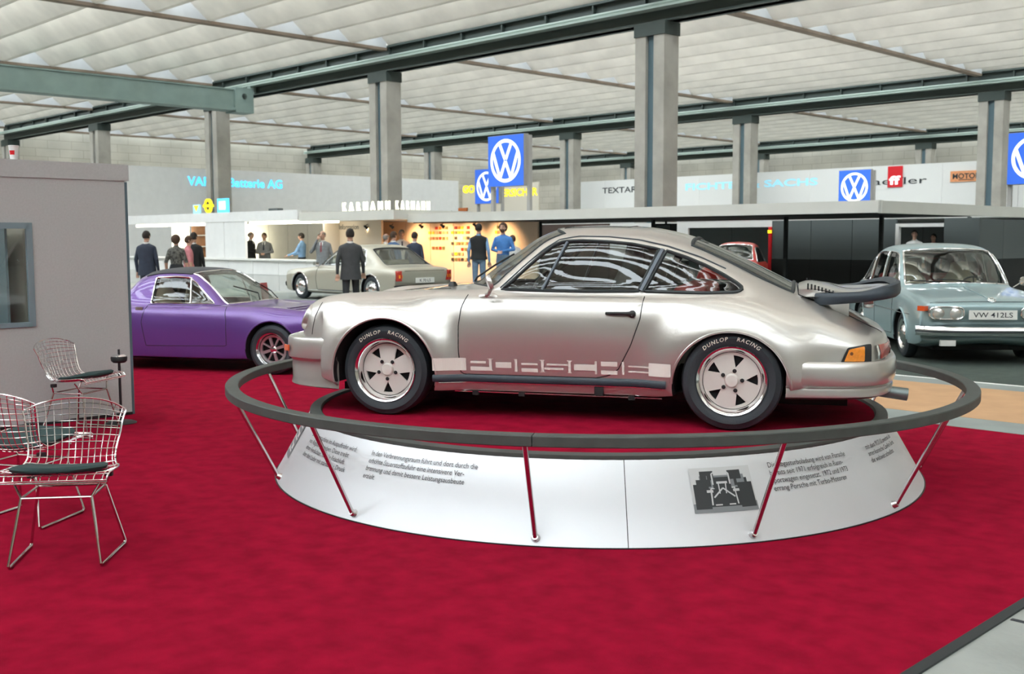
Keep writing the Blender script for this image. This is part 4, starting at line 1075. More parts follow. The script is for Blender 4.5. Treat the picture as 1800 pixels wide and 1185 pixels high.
for sg in (-1, 1):
    for nm, p in zip(('front_door_window', 'rear_door_window', 'quarter_window'), bw): cb.sidewindow(nm, p, sg, .010, 'chrome')
    cb.line('door_gap', [(-.52,.90),(-.58,.7),(-.58,.28),(.44,.26),(.44,.9)], .004, 'gap', sg, 0, n=50)
    cb.line('waist_moulding', [(-1.5,.60),(2.2,.60)], .006, 'chrome', sg, .003, n=50)
    pts = [cb.side(-1.08+.352*math.cos(a), .30+.352*math.sin(a), sg, 0) for a in [PI*(i/30*1.06-.03) for i in range(31)]]
    MB().tube(pts, .016, 8).build('wing_lip', 'paint_blue', RT)
    wheel(RT, -1.08, sg*.735, .312, .312, .165, sg, 'steel', .20)
    wheel(RT, 1.42, sg*.735, .312, .312, .165, sg, 'steel', .20)
    # oval double headlamp housing with two lamps, indicator on the corner
    oval = [(sg*(.545+.205*math.copysign(abs(math.cos(t))**.5, math.cos(t))), .652+.078*math.copysign(abs(math.sin(t))**.6, math.sin(t))) for t in [2*PI*i/40 for i in range(40)]]
    hs = MB().prism(oval, -2.10, -2.03, lambda u, v, d: (d, u, v)).build('headlamp_housing', 'lamp_grey', RT, 40)
    MB().tube([(-2.10, u, v) for u, v in oval], .010, 6, True).build('housing_trim', 'chrome', hs)
    for yy in (.645, .445): lamp(hs, (-2.105, sg*yy, .652), (-1, 0, 0), .064)
    MB().obox((-1.995, sg*.800, .705), .10, .10, .062, Matrix.Rotation(sg*.75, 3, 'Z')).build('front_indicator', 'lens_red_orange', RT, 0)
    MB().box(-2.12, -2.06, sg*.52-.09, sg*.52+.09, .245, .315).build('tow_bracket', 'offwhite', RT, 0)
    m_ = MB().lathe([(0,.02),(.04,.018),(.065,.0),(.06,-.02),(0,-.025)], 16, Matrix.Translation((-.48, sg*.93, .985)) @ Matrix.Rotation(PI/2, 4, 'Y')).build('door_mirror', 'chrome', RT)
    MB().tube([(-.48, sg*.90, .97), (-.46, sg*.80, .90)], .008, 6).build('mirror_stalk', 'chrome', m_)
P, P2 = [], []
for i in range(49):
    a = i/24-1; x = -2.16+.16*abs(a)**4; y = .88*a
    if abs(a) > .97: x += .03
    P.append([Vector((x+.08, y, .49)), Vector((x+.01, y, .485)), Vector((x-.012, y, .455)), Vector((x-.015, y, .42)), Vector((x-.012, y, .40)), Vector((x+.0, y, .372)), Vector((x+.08, y, .36))])
    P2.append(Vector((x-.016, y, .425)))
fb = MB().grid(P).build('front_bumper', 'chrome', RT, 50)
MB().tube(P2, .013, 8).build('bumper_strip', 'rubber', fb)
MB().grid([[Vector((-p.x+.40, p.y, p.z+.04)) for p in r] for r in P]).build('rear_bumper', 'chrome', RT, 50)
pt = MB().box(-2.125, -2.115, -.285, .285, .575, .690).build('number_plate', 'plate_white', RT, 0)
mb = MB(); text(mb, 'VW 412LS', lambda u, v: (-2.1265, -u, .602+v), .088, 'CENTER', bold=.006, sx=1.22); mb.build('plate_lettering', 'ink', pt, 0)
lg = MB()
cz, cx_ = .800, -2.03
mb = MB(); T = Matrix.Translation((-1.985, -.02, .806)) @ Matrix.Rotation(-.5, 4, 'Y')
mb.tube([T @ Vector((.0+.045*math.cos(a), .045*math.sin(a), .006)) for a in [2*PI*i/20 for i in range(20)]], .006, 6, True)
for a, b in (((.03,-.03),(-.03,-.012)),((-.03,-.012),(.0,0)),((.0,0),(-.03,.012)),((-.03,.012),(.03,.03))): mb.tube([T @ Vector((a[0], a[1], .006)), T @ Vector((b[0], b[1], .006))], .005, 5)
mb.build('bonnet_badge', 'chrome', RT)
MB().tube([cb.top(-2.0+.0*i, -.72+1.44*i/20, .002) for i in range(21)], .004, 6).build('bonnet_gap', 'gap', RT)
MB().tube([cb.top(-1.95+.06*i, 0, .006) for i in range(18)], .006, 6).build('bonnet_crease', 'paint_blue', RT)
for y0 in (-.15, .35):
    MB().tube([nb.S(6.15, y0*2)+Vector((-.02,0,.01)), nb.S(6.25, (y0+.3)*2)+Vector((-.015,0,.025)), nb.S(6.35, (y0+.6)*1.7)+Vector((-.01,0,.02))], .008, 6).build('wiper', 'black', RT)
for y in (-.36, .36): seat(RT, .15, y, .50, m='seat_beige')
sb = MB().box(1.0, 1.3, -.60, .60, .55, 1.05).build('rear_bench', 'seat_red', RT, 0); bevelled(sb, .06, 3)
MB().box(-.70, -.42, -.66, .66, .66, .88).build('dashboard', 'dash', RT, 0)
steering(RT, -.26, -.36, .86, .20)
MB().box(-1.8, 2.2, -.62, .62, .17, .24).build('floor_pan', 'underbody', RT, 0)

# ---------------------------------------------------------------- beige saloon seen from behind
rows = [
 F([(-1.98,0,.40),(-1.98,.35,.40),(-1.97,.58,.40),(-1.95,.72,.40)], .77, .28, -1.92, .38, .01),
 F([(-2.0,0,.60),(-2.0,.35,.60),(-1.99,.58,.60),(-1.96,.73,.60)], .785, .25, -1.92, .45, .05),
 F(T4(-1.92, (0,.665),(.35,.665),(.58,.66),(.725,.65)), .79, .22, zm=.48),
 F(T4(-1.35, (0,.735),(.35,.73),(.58,.722),(.73,.71)), .80, .19, zm=.5),
 F([(-.88,0,.775),(-.84,.38,.77),(-.72,.68,.765),(-.70,.735,.755)], .80, .19, zm=.5),
 F([(-.60,0,.95),(-.56,.37,.945),(-.46,.655,.92),(-.40,.735,.76)], .80, .19, zm=.5),
 F([(-.30,0,1.13),(-.26,.36,1.125),(-.18,.61,1.09),(-.10,.735,.765)], .80, .19, zm=.5),
 F([(-.10,0,1.225),(-.06,.35,1.215),(.02,.575,1.17),(.1,.735,.768)], .80, .19, zm=.5),
 F([(.30,0,1.262),(.30,.35,1.252),(.30,.57,1.20),(.3,.735,.77)], .80, .19, zm=.5),
 F([(.75,0,1.262),(.75,.35,1.252),(.75,.57,1.20),(.75,.735,.772)], .80, .19, zm=.5),
 F([(1.02,0,1.225),(1.02,.35,1.215),(1.02,.575,1.16),(1.02,.735,.775)], .80, .19, zm=.5),
 F([(1.35,0,1.03),(1.35,.37,1.02),(1.34,.61,.985),(1.32,.735,.775)], .80, .20, zm=.5),
 F([(1.66,0,.845),(1.66,.38,.84),(1.65,.65,.82),(1.62,.73,.765)], .80, .22, zm=.5),
 F([(1.82,0,.80),(1.82,.38,.797),(1.82,.64,.785),(1.80,.73,.755)], .80, .24, zm=.5),
 F([(2.17,0,.765),(2.17,.38,.762),(2.16,.62,.752),(2.14,.715,.725)], .785, .28, zm=.5),
 F([(2.22,0,.70),(2.22,.38,.70),(2.21,.62,.69),(2.18,.71,.67)], .775, .30, 2.17, .5),
 F([(2.16,0,.40),(2.16,.38,.40),(2.15,.62,.40),(2.13,.71,.40)], .765, .32, 2.12, .38, .01),
]
nk = Net(rows, flares=((-1.345, .29, .32, .08, .018), (1.345, .29, .32, .08, .014)))
kw = [[(-.62,.79),(-.50,.90),(-.25,1.08),(-.08,1.165),(.28,1.18),(.30,.79)], [(.37,.79),(.37,1.18),(.78,1.178),(.98,1.14),(1.08,.79)]]
ck = Car('saloon_car', 'beige saloon seen from its tail behind the purple car', (-3.424, 24.805, .222), math.atan2(-.7115, .7026), nk, 'paint_beige', 4, 4,
   arches=((-1.345, .29, .33), (1.345, .29, .33)), sidewins=kw, ws=dict(r=(4.15, 7.1, -1.8, 1.8)), rw=dict(r=(10.25, 12.1, -1.72, 1.72), seal=.014), cavity=(4.0, 11.6, .34), welld=.24)
RT = ck.root
for sg in (-1, 1):
    for nm, p in zip(('front_door_window', 'rear_door_window'), kw): ck.sidewindow(nm, p, sg, .010, 'chrome')
    ck.line('door_gap', [(-.66,.75),(-.70,.5),(-.66,.24),(.34,.24),(.34,.76)], .005, 'gap', sg, 0, n=40)
    ck.line('door_gap', [(.34,.24),(.98,.25),(1.02,.55),(1.06,.77)], .005, 'gap', sg, 0, n=30)
    ck.line('sill_moulding', [(-1.0,.225),(1.0,.225)], .010, 'chrome', sg, .002, n=30)
    pts = [ck.side(-1.345+.335*math.cos(a), .29+.335*math.sin(a), sg, 0) for a in [PI*i/30 for i in range(31)]]
    MB().tube(pts, .013, 6).build('wing_lip', 'chrome', RT)
    pts = [ck.side(1.345+.335*math.cos(a), .29+.335*math.sin(a), sg, 0) for a in [PI*i/30 for i in range(31)]]
    MB().tube(pts, .013, 6).build('rear_lip', 'chrome', RT)
    wheel(RT, -1.345, sg*.70, .295, .295, .165, sg, 'steel', .185)
    wheel(RT, 1.345, sg*.70, .295, .295, .165, sg, 'steel', .185)
    tl = MB().obox((2.185, sg*.695, .60), .09, .13, .22, Matrix.Rotation(sg*.35, 3, 'Z')).build('tail_lamp', 'lens_red', RT, 0); bevelled(tl, .008)
    MB().obox((2.232, sg*.675, .585), .012, .09, .07, Matrix.Rotation(sg*.1, 3, 'Z')).build('indicator_lens', 'lens_orange', tl, 0)
    mk = MB().box(-.72, -.62, sg*.80-.05, sg*.80+.05, .79, .86).build('door_mirror', 'chrome', RT, 0)
P = []
for i in range(33):
    a = i/16-1; x = 2.26-.10*abs(a)**4; y = .80*a
    P.append([Vector((x-.08, y, .40)), Vector((x, y, .395)), Vector((x+.015, y, .35)), Vector((x, y, .30)), Vector((x-.08, y, .29))])
MB().grid(P).build('rear_bumper', 'black', RT, 50)
MB().grid([[Vector((-p.x+.22, p.y, p.z)) for p in r] for r in P]).build('front_bumper', 'black', RT, 50)
pt = MB().box(2.205, 2.225, -.26, .26, .445, .555).build('number_plate', 'plate_white', RT, 0)
mb = MB(); text(mb, 'K 70 LS', lambda u, v: (2.2262, u, .468+v), .088, 'CENTER', bold=.01, sx=1.1); mb.build('plate_lettering', 'ink', pt, 0)
MB().tube([(2.215, -.55, .705), (2.215, .55, .705)], .006, 6).build('boot_gap', 'gap', RT)
for y in (-.34, .34): seat(RT, .05, y, .42, m='seat_beige')
sb = MB().box(.78, 1.0, -.60, .60, .45, .92).build('rear_bench', 'seat_beige', RT, 0); bevelled(sb, .06, 3)
MB().box(-.80, -.55, -.62, .62, .56, .74).build('dashboard', 'dash', RT, 0)
steering(RT, -.38, -.34, .72)
MB().box(-1.8, 2.0, -.6, .6, .15, .2).build('floor_pan', 'underbody', RT, 0)

# ---------------------------------------------------------------- red car deep under the canopy
rows = [
 F(T4(-1.85, (0,.45),(.3,.45),(.5,.45),(.62,.45)), .70, .3, zm=.42, drop=.015),
 F(T4(-1.80, (0,.72),(.3,.72),(.5,.70),(.62,.68)), .74, .28, zm=.5),
 F(T4(-1.2, (0,.92),(.3,.91),(.5,.88),(.64,.83)), .77, .22),
 F([(-.62,0,.99),(-.58,.35,.98),(-.50,.60,.95),(-.46,.68,.90)], .77, .2),
 F([(-.36,0,1.28),(-.33,.33,1.26),(-.28,.54,1.22),(-.2,.68,.91)], .77, .2),
 F([(-.15,0,1.45),(-.12,.32,1.43),(-.05,.50,1.37),(.05,.68,.91)], .77, .2),
 F([(.3,0,1.50),(.3,.32,1.48),(.3,.50,1.40),(.3,.68,.91)], .77, .2),
 F([(.8,0,1.42),(.8,.32,1.40),(.8,.50,1.32),(.8,.68,.91)], .77, .2),
 F([(1.2,0,1.18),(1.2,.32,1.16),(1.2,.5,1.10),(1.2,.66,.88)], .76, .22),
 F([(1.6,0,.88),(1.6,.3,.87),(1.6,.48,.84),(1.6,.6,.75)], .72, .3),
 F(T4(1.85, (0,.55),(.3,.55),(.48,.53),(.58,.50)), .66, .36, zm=.45, drop=.02),
]
nr = Net(rows)
rwn = [(-.38,.94),(-.30,1.05),(-.14,1.27),(-.02,1.33),(.3,1.35),(.66,1.30),(.85,1.22),(.95,.94)]
cr = Car('small_car', 'red small car parked in the opening of the dark stand wall', g(17.5, 26.3, 0), math.atan2(.92, .38), nr, 'paint_red', 3, 3, arches=((-1.2, .31, .33), (1.2, .31, .33)), sidewins=(rwn,),
    ws=dict(r=(3.2, 4.85, -1.75, 1.75), seal=.014, sealm='chrome'), rw=dict(r=(7.15, 7.9, -1.5, 1.5)), cavity=(3.1, 8.3, .4), welld=.24)
for sg in (-1, 1):
    cr.sidewindow('side_window', rwn, sg, .012, 'chrome')
    wheel(cr.root, -1.2, sg*.66, .31, .31, .15, sg, 'steel', .19); wheel(cr.root, 1.2, sg*.66, .31, .31, .15, sg, 'steel', .19)
    lamp(cr.root, (-1.72, sg*.58, .68), (-.9, 0, .3), .09)
MB().tube([(-1.80, -.72, .46), (-1.90, -.5, .46), (-1.92, 0, .46), (-1.90, .5, .46), (-1.80, .72, .46)], .05, 8).build('front_bumper', 'chrome', cr.root)
# ================================================================== STANDS, SIGNS, BOOTHS
mat('sign_blue', (.035, .13, .62), .35, emit=.35)
mat('sign_white', (.90, .92, .92), .4, emit=.5)
mat('cyan_letter', (.08, .55, .90), .4, emit=.9)
mat('cyan_pale', (.32, .66, .80), .5, emit=.35)
mat('yellow_letter', (.90, .74, .02), .4, emit=.6)  # slight glow in the colour, also on tag and triangle that are unlit
mat('neon_white', (1.0, .98, .66), .4, emit=2.2)
mat('tube_light', (1.0, .93, .74), .4, emit=9)
mat('lit_panel', (1.0, .93, .70), .5, emit=1.8)
mat('sign_red', (.72, .01, .02), .5)
mat('sign_orange', (.85, .36, .16), .6, var=.1, vscale=8)
mat('sign_brown', (.42, .11, .02), .6)
mat('panel_dark', (.085, .10, .10), .7)
mat('panel_black', (.008, .010, .010), .8)
mat('panel_brown', (.07, .045, .035), .7)
mat('wood_brown', (.30, .13, .05), .6, var=.15, vscale=5)
mat('cream_wall', (.72, .62, .50), .7)
mat('glow_wall', (.86, .66, .50), .75)
mat('beige_wall', (.62, .57, .48), .8)
mat('post_grey', (.34, .33, .31), .6)
mat('lamp_black', (.03, .03, .03), .5)
def gt(name, label, cat, A, B, z=0, group=None): return thing(name, label, cat, g(A, B, z), GR, group)
def gb(name, t, A0, A1, B0, B1, z0, z1, m, O, parent=None, bev=0):
    """box in hall coordinates as a part of t, whose origin is at O = (A, B, z)"""
    z = O[2] if len(O) > 2 else 0
    o = MB().box(-(A1-O[0]), -(A0-O[0]), B0-O[1], B1-O[1], z0-z, z1-z).build(name, m, parent or t, 0)
    return o
# ---- low canopy over the car stand
O = (20, 25); t = gt('canopy', 'low flat canopy roof with pale fascia and dark underside', 'canopy', *O)
gb('roof_deck', t, 9.56, 23.3, 19.06, 21.5, 2.10, 2.26, 'booth_pale', O); gb('roof_deck', t, 9.56, 40, 28.6, 42, 2.12, 2.26, 'booth_pale', O); gb('roof_deck', t, 9.56, 23.3, 21.5, 23.2, 2.12, 2.26, 'booth_pale', O)
gb('front_fascia', t, 9.5, 23.3, 18.98, 19.05, 2.06, 2.29, 'fascia', O); gb('side_fascia', t, 9.49, 9.56, 18.98, 42, 2.05, 2.28, 'fascia', O)
gb('soffit', t, 9.6, 23.2, 19.1, 23.2, 2.04, 2.09, 'panel_black', O)
for A, B in ((12.35, 20.4), (15.9, 20.4), (19.6, 20.4), (10.2, 20.4), (10.2, 24.6), (22.6, 20.4)): gb('post', t, A-.035, A+.035, B-.035, B+.035, .0, 2.06, 'panel_black', O)
# ---- dark rear wall of the stand with its openings
O = (16, 24); t = gt('stand_wall', 'dark panelled rear wall under the canopy with two openings', 'partition', *O)
def dk(A0, A1, up='panel_dark'):
    n = max(1, round((A1-A0)/1.3))
    for i in range(n):
        a0, a1 = A0+(A1-A0)*i/n+.006, A0+(A1-A0)*(i+1)/n-.006
        gb('upper_panel', t, a0, a1, 23.96, 24.04, 1.08, 2.03, up, O); gb('lower_panel', t, a0, a1, 23.94, 24.04, 0, 1.075, 'panel_black', O)
dk(20.3, 24.2, 'panel_brown'); dk(11.62, 14.9); dk(9.7, 10.5)
gb('wood_post', t, 24.2, 24.4, 23.9, 24.1, 0, 2.05, 'wood_brown', O)
gb('white_panel', t, 17.5, 20.25, 23.97, 24.03, 1.0, 2.03, 'offwhite', O); gb('lower_panel', t, 17.5, 20.25, 23.96, 24.03, 0, .99, 'panel_black', O)
gb('lintel', t, 14.9, 17.5, 23.95, 24.05, 1.88, 2.03, 'offwhite', O); gb('red_frame', t, 14.9, 14.98, 23.92, 24.05, .2, 1.88, 'sign_red', O)
gb('yellow_tag', t, 14.89, 14.99, 23.90, 23.93, 1.72, 1.80, 'yellow_letter', O)
gb('lintel', t, 10.5, 11.62, 23.95, 24.05, 1.84, 1.92, 'offwhite', O); gb('jamb', t, 11.54, 11.62, 23.93, 24.05, 1.0, 1.92, 'offwhite', O)
t = gt('stand_wall', 'dark panelled side wall receding under the right end of the canopy', 'partition', 10.4, 33); O = (10.4, 33)
for i in range(12):
    b0 = 24.1+i*1.45
    gb('upper_panel', t, 10.36, 10.44, b0+.01, b0+1.44, 1.08, 2.03, 'panel_dark', O); gb('lower_panel', t, 10.34, 10.44, b0+.01, b0+1.44, 0, 1.07, 'panel_black', O)
t = gt('inner_partition', 'black screen wall deep behind the red car', 'partition', 15.5, 31); O = (15.5, 31)
for i in range(6): gb('screen_panel', t, 9.8+i*2.2, 11.98+i*2.2, 30.96, 31.04, 0, 2.03, 'panel_dark', O)
tv = gt('monitor', 'small black monitor hung above the silver car roof', 'monitor', 17.2, 22.6, 1.62)
MB().box(-.26, .26, -.12, .12, 0, .36).build('case', 'panel_black', tv, 0); MB().box(-.22, .22, -.135, -.12, .04, .32).build('screen', 'panel_dark', tv, 0); MB().tube([(0, 0, .36), (0, 0, .42)], .03, 8).build('hanger', 'panel_black', tv)
# ---- square car maker signs on posts
def vw_sign(label, A, B, z0, sz=1.30, foot=2.27):
    t = gt('square_sign', label, 'sign', A, B, foot, 'blue square signs on posts')
    z = z0-foot
    bd = MB().box(-sz/2, sz/2, -.10, .10, z, z+sz).build('sign_box', 'sign_blue', t, 0)
    MB().box(-sz/2-.012, sz/2+.012, -.085, .085, z-.012, z+sz+.012).build('sign_frame', 'post_grey', t, 0)
    for x in (-sz/2+.02, sz/2+.06): MB().box(x-.05, x+.05, .02, .12, 0, z+sz*(.98 if x > 0 else .5)).build('post', 'post_grey', t, 0)
    R = sz*.43; c = z+sz/2; y = -.104
    mb = MB(); n = 48
    for i in range(n):
        a, b = 2*PI*i/n, 2*PI*(i+1)/n
        mb.add([(r*math.cos(q_), y, c+r*math.sin(q_)) for r, q_ in ((R, a), (R, b), (R*.84, b), (R*.84, a))], [(0,1,2,3)])
    def stroke(p, q_, w=.15):
        p, q_ = Vector(p)*R, Vector(q_)*R; d = (q_-p).normalized(); nn = Vector((-d.y, d.x))*w*R/2
        mb.add([(v.x, y-.001, c+v.y) for v in (p+nn, p-nn, q_-nn, q_+nn)], [(0,1,2,3)])
    for s_ in (-1, 1):
        stroke((s_*.40, .82), (s_*.02, .06), .17)
        stroke((s_*.80, .36), (s_*.36, -.80), .17)
        stroke((s_*.36, -.80), (s_*.0, -.02), .17)
    mb.build('emblem', 'sign_white', t, 0)
    return t
vw_sign('largest blue square sign with round white emblem, over the silver car windscreen', 20.58, 20.2, 2.99, 1.32)
vw_sign('blue square sign with white emblem half hidden behind a nearer one', 31.7, 30.0, 3.02, 1.36)
vw_sign('blue square sign with white emblem standing at the canopy corner', 20.07, 38.0, 2.86, 1.27)
vw_sign('blue square sign cut off by the picture edge above the canopy', 10.40, 29.0, 2.96, 1.30)
# ---- glowing coachbuilder stand: roof block, neon letters, lit wall with colour samples, spot lamps
O = (25.5, 20); t = gt('coachbuilder_stand', 'stand roof block with glowing white lettering above a warm lit wall', 'stand', *O)
gb('roof_block', t, 23.3, 27.88, 18.5, 21.4, 2.14, 2.40, 'fascia', O)
gb('side_wall', t, 27.0, 27.06, 18.8, 20.6, .0, 2.14, 'cream_wall', O)
for ch_i, ch in enumerate('KARMANN'):
    mb = MB(); solid_text(mb, ch, lambda u, v, d: (-(25.62-ch_i*.335-O[0])+u, 18.52-O[1]+d, 2.42+v), .33, .05, 'CENTER', bold=.008, sx=.78); mb.build('neon_letter', 'neon_white', t, 0)
    mb = MB(); solid_text(mb, ch, lambda u, v, d: (-(23.32-O[0])+d*-1, 18.66-O[1]+ch_i*.185+u, 2.42+v), .33, .05, 'CENTER', bold=.006, sx=.44); mb.build('neon_letter', 'neon_white', t, 0)
O = (22, 20.3); t = gt('colour_sample_wall', 'warm lit wall with rows of small paint colour samples', 'display wall', *O)
for i, (a0, a1) in enumerate(((25.0, 26.9), (23.9, 24.98), (22.9, 23.88), (22.0, 22.88), (21.1, 21.98), (19.6, 21.08))):
    gb('wall_panel', t, a0, a1, 20.3, 20.36, 0.0, 2.12, 'glow_wall' if i != 0 else 'glow_wall', O)
SW = {'r': (.62,.03,.01), 'o': (.80,.22,.02), 'y': (.90,.62,.03), 't': (.62,.42,.22), 'k': (.06,.05,.04), 'b': (.28,.13,.05), 'g': (.22,.22,.08), 'w': (.8,.74,.6), 's': (.25,.28,.30), 'd': (.30,.02,.02)}
for k, c in SW.items(): mat('sample_'+k, c, .4)
def pxA(x): return pchip([740, 745, 775, 785, 812, 830, 862], [23.95, 23.82, 23.08, 22.84, 22.2, 21.79, 21.05], x)
rowsA = [(420, '..rotg'), (478, 'yytbtt'), (548, 'tbbrgt'), (670, '.bbrg.'), (612, '......')]
rowsB = [(420, '.doy.r'), (478, 'ygyytb'), (545, '.k.wtk'), (612, 'ktbgtb'), (683, '...rgt'), (740, 'sygt..'), (808, 'kgbktk')]
for xs, rws in (((1190,1230,1272,1315,1355,1395), rowsA), ((1467,1507,1545,1585,1625,1660), rowsB), ((2000,2045,2090,2135,2180,2225), rowsA[:3])):
    for yz, code in rws:
        for xz, ch in zip(xs, code):
            if ch == '.': continue
            A = pxA(570+xz*.1444); z = 1.955-(340+yz*.1444-398)*.0157
            gb('colour_sample', t, A-.045, A+.045, 20.27, 20.30, z-.04, z+.04, 'sample_'+ch, O)
def spot(A, B, z, tA, tB, tz, energy=160, ang=75, label='', col=(1, .62, .30)):
    t = gt('spot_lamp', label, 'lamp', A, B, z, 'warm spot lamps on the coachbuilder stand')
    d = Vector((-(tA-A), tB-B, tz-z)).normalized()
    R_ = d.to_track_quat('Z', 'Y').to_matrix().to_4x4()
    MB().lathe([(.0, -.02), (.03, -.02), (.035, .06), (.05, .10), (.046, .10), (.03, .07)], 14, R_).build('lamp_head', 'lamp_black', t)
    MB().lathe([(0, .085), (.04, .085)], 14, R_).build('bulb', 'bulb_warm', t)
    MB().tube([(0, 0, 0), (0, .10, .06)], .012, 6).build('arm', 'lamp_black', t)
    ld = D.lights.new('spot', 'SPOT'); ld.energy = energy; ld.color = col; ld.spot_size = math.radians(ang); ld.spot_blend = .8; ld.shadow_soft_size = .04
    lo = D.objects.new('spot_light', ld); COL.objects.link(lo); lo.parent = t; lo.location = d*.12; lo.rotation_euler = (-d).to_track_quat('Z', 'Y').to_euler()
mat('bulb_warm', (1.0, .75, .40), .4, emit=14)
for A, tA, lb in ((25.6, 25.6, 'spot lamp lighting the left half of the glowing wall'), (24.4, 24.3, 'spot lamp beside the wall joint of the glowing wall'), (23.1, 23.1, 'spot lamp over the yellow paint samples'),
                  (22.2, 22.2, 'spot lamp over the second sample group'), (20.9, 20.9, 'spot lamp above the man in the black waistcoat')):
    spot(A, 19.25, 1.98, tA, 20.3, 1.35, 75, 95, lb)
# ---- information booth
O = (32, 18.5); t = gt('information_booth', 'pale panelled information booth with two lit hatches', 'booth', *O)
gb('header', t, 27.9, 39.6, 18.46, 18.60, 2.19, 2.50, 'booth_light', O)
gb('roof', t, 27.9, 39.6, 18.60, 21.3, 2.40, 2.48, 'booth_pale', O)
for a0, a1 in ((30.95, 32.25), (32.27, 33.5)): gb('wall_panel', t, a0, a1, 18.48, 18.56, 1.0, 2.185, 'booth_light', O)
for i in range(9): a0 = 26.0+i*1.51; gb('base_panel', t, a0+.006, a0+1.50, 18.48, 18.56, 0.5, .93, 'booth_light', O); gb('base_panel', t, a0+.006, a0+1.50, 18.485, 18.56, 0, .49, 'booth_pale', O)
for i in range(7): a0 = 26.2+i*1.2; gb('back_panel', t, a0+.006, a0+1.19, 20.9, 20.96, 0, 2.4, 'cream_wall' if i == 0 else 'booth_pale', O)
gb('light_tube', t, 33.6, 38.9, 18.62, 18.70, 2.09, 2.17, 'tube_light', O); gb('light_tube', t, 26.1, 30.9, 18.62, 18.70, 2.09, 2.17, 'tube_light', O)
gb('lit_panel', t, 33.55, 35.9, 20.4, 20.46, .6, 2.15, 'lit_panel', O); gb('shelf_wall', t, 35.9, 38.4, 20.6, 20.66, 0, 2.2, 'wood_brown', O); gb('lit_panel', t, 38.3, 39.6, 20.4, 20.46, 1.3, 2.1, 'lit_panel', O)
for k in range(4): gb('shelf', t, 35.95, 38.3, 20.3, 20.6, .5+k*.42, .53+k*.42, 'white', O)
iw = gb('information_wall', t, 24.95, 27.1, 19.35, 19.42, 0, 2.14, 'cream_wall', O)
mb = MB(); text(mb, 'Information', lambda u, v: (-(27.02-O[0])+u, 19.345-O[1], 1.90+v), .21, bold=.008); tag(mb.build('lettering', 'ink', t, 0), kind='stuff')
O = (29, 18.7); t = gt('counter', 'white service counter with panelled front under the hatch', 'counter', *O)
gb('worktop', t, 25.9, 33.4, 18.40, 19.0, .94, .99, 'white', O)
gb('worktop', t, 33.45, 39.4, 18.40, 19.0, .94, .99, 'white', O)
gb('counter_body', t, 25.95, 39.3, 18.60, 18.9, 0, .94, 'booth_pale', O)
# small emblems on the booth roof
t = gt('emblem_sign', 'small blue sign with a yellow triangle on the booth roof', 'sign', 34.05, 18.5, 2.5)
MB().box(-.22, .22, -.03, .03, 0, .30).build('board', 'cyan_pale', t, 0); MB().prism([(-.17, .27), (.17, .27), (0, .06)], -.036, -.031, lambda u, v, d: (u, d, v)).build('triangle', 'yellow_letter', t, 0)
t = gt('emblem_sign', 'yellow oval ring sign with a bar across on the booth roof', 'sign', 33.28, 18.5, 2.515)
mb = MB()
for i in range(32):
    a, b = 2*PI*i/32, 2*PI*(i+1)/32
    mb.prism([(r_*.95*math.cos(q_), .23+r_*math.sin(q_)) for r_, q_ in ((.24, a), (.24, b), (.155, b), (.155, a))], -.04, .04, lambda u, v, d: (u, d, v))
mb.build('ring', 'yellow_letter', t, 0); MB().box(-.30, .30, -.045, .045, .185, .275).build('bar', 'yellow_letter', t, 0); MB().lathe([(0, .02), (.155, .02)], 24, Matrix.Translation((0, .02, .23)) @ Matrix.Rotation(PI/2, 4, 'X')).build('disc', 'panel_dark', t)
t = gt('emblem_sign', 'cyan framed white square sign on the booth roof', 'sign', 32.3, 18.5, 2.502)
MB().box(-.32, .32, -.04, .04, 0, .46).build('frame', 'cyan_letter', t, 0); MB().box(-.21, .21, -.046, -.04, .09, .37).build('field', 'sign_white', t, 0)
t = tag(MB().box(-.26, .26, -.1, .1, 0, .09).build('roof_box', 'panel_dark', None, 0, g(29.3, 18.6, 2.48), GR), 'small dark flat box lying on the booth roof edge', 'box')
# leaflets, red stool and orange board at the edge of the grey wall
t = gt('display_stand', 'orange leaflet stand with red base at the left end of the booth', 'display stand', 36.2, 16.3)
MB().box(-.35, .35, -.06, .06, .75, 1.35).build('board', 'sign_orange', t, 0); MB().box(-.30, .30, -.2, .2, 0, .55).build('base', 'sign_red', t, 0); MB().box(-.03, .03, -.03, .03, .55, .75).build('stem', 'panel_dark', t, 0)
# ---- battery maker wall
O = (48, 31); t = gt('sign_wall', 'long grey booth wall with glowing pale blue battery lettering', 'partition', *O)
gb('wall_board', t, 48, 48.15, 15, 43, 0, 5.03, 'booth_light', O)
mb = MB()
for i, (ch, u0) in enumerate(zip('VARTA Batterie AG', [0]*17)): pass
vs, fs = text2d('VARTA Batterie AG', 'LEFT', 1.0, .02); wd = max(x for x, _ in vs)
tag(mb.add([(.03, 25.63-31+x/wd*5.25, 4.22+y*.60) for x, y in vs], fs).build('blue_lettering', 'cyan_letter', t, 0), kind='stuff')
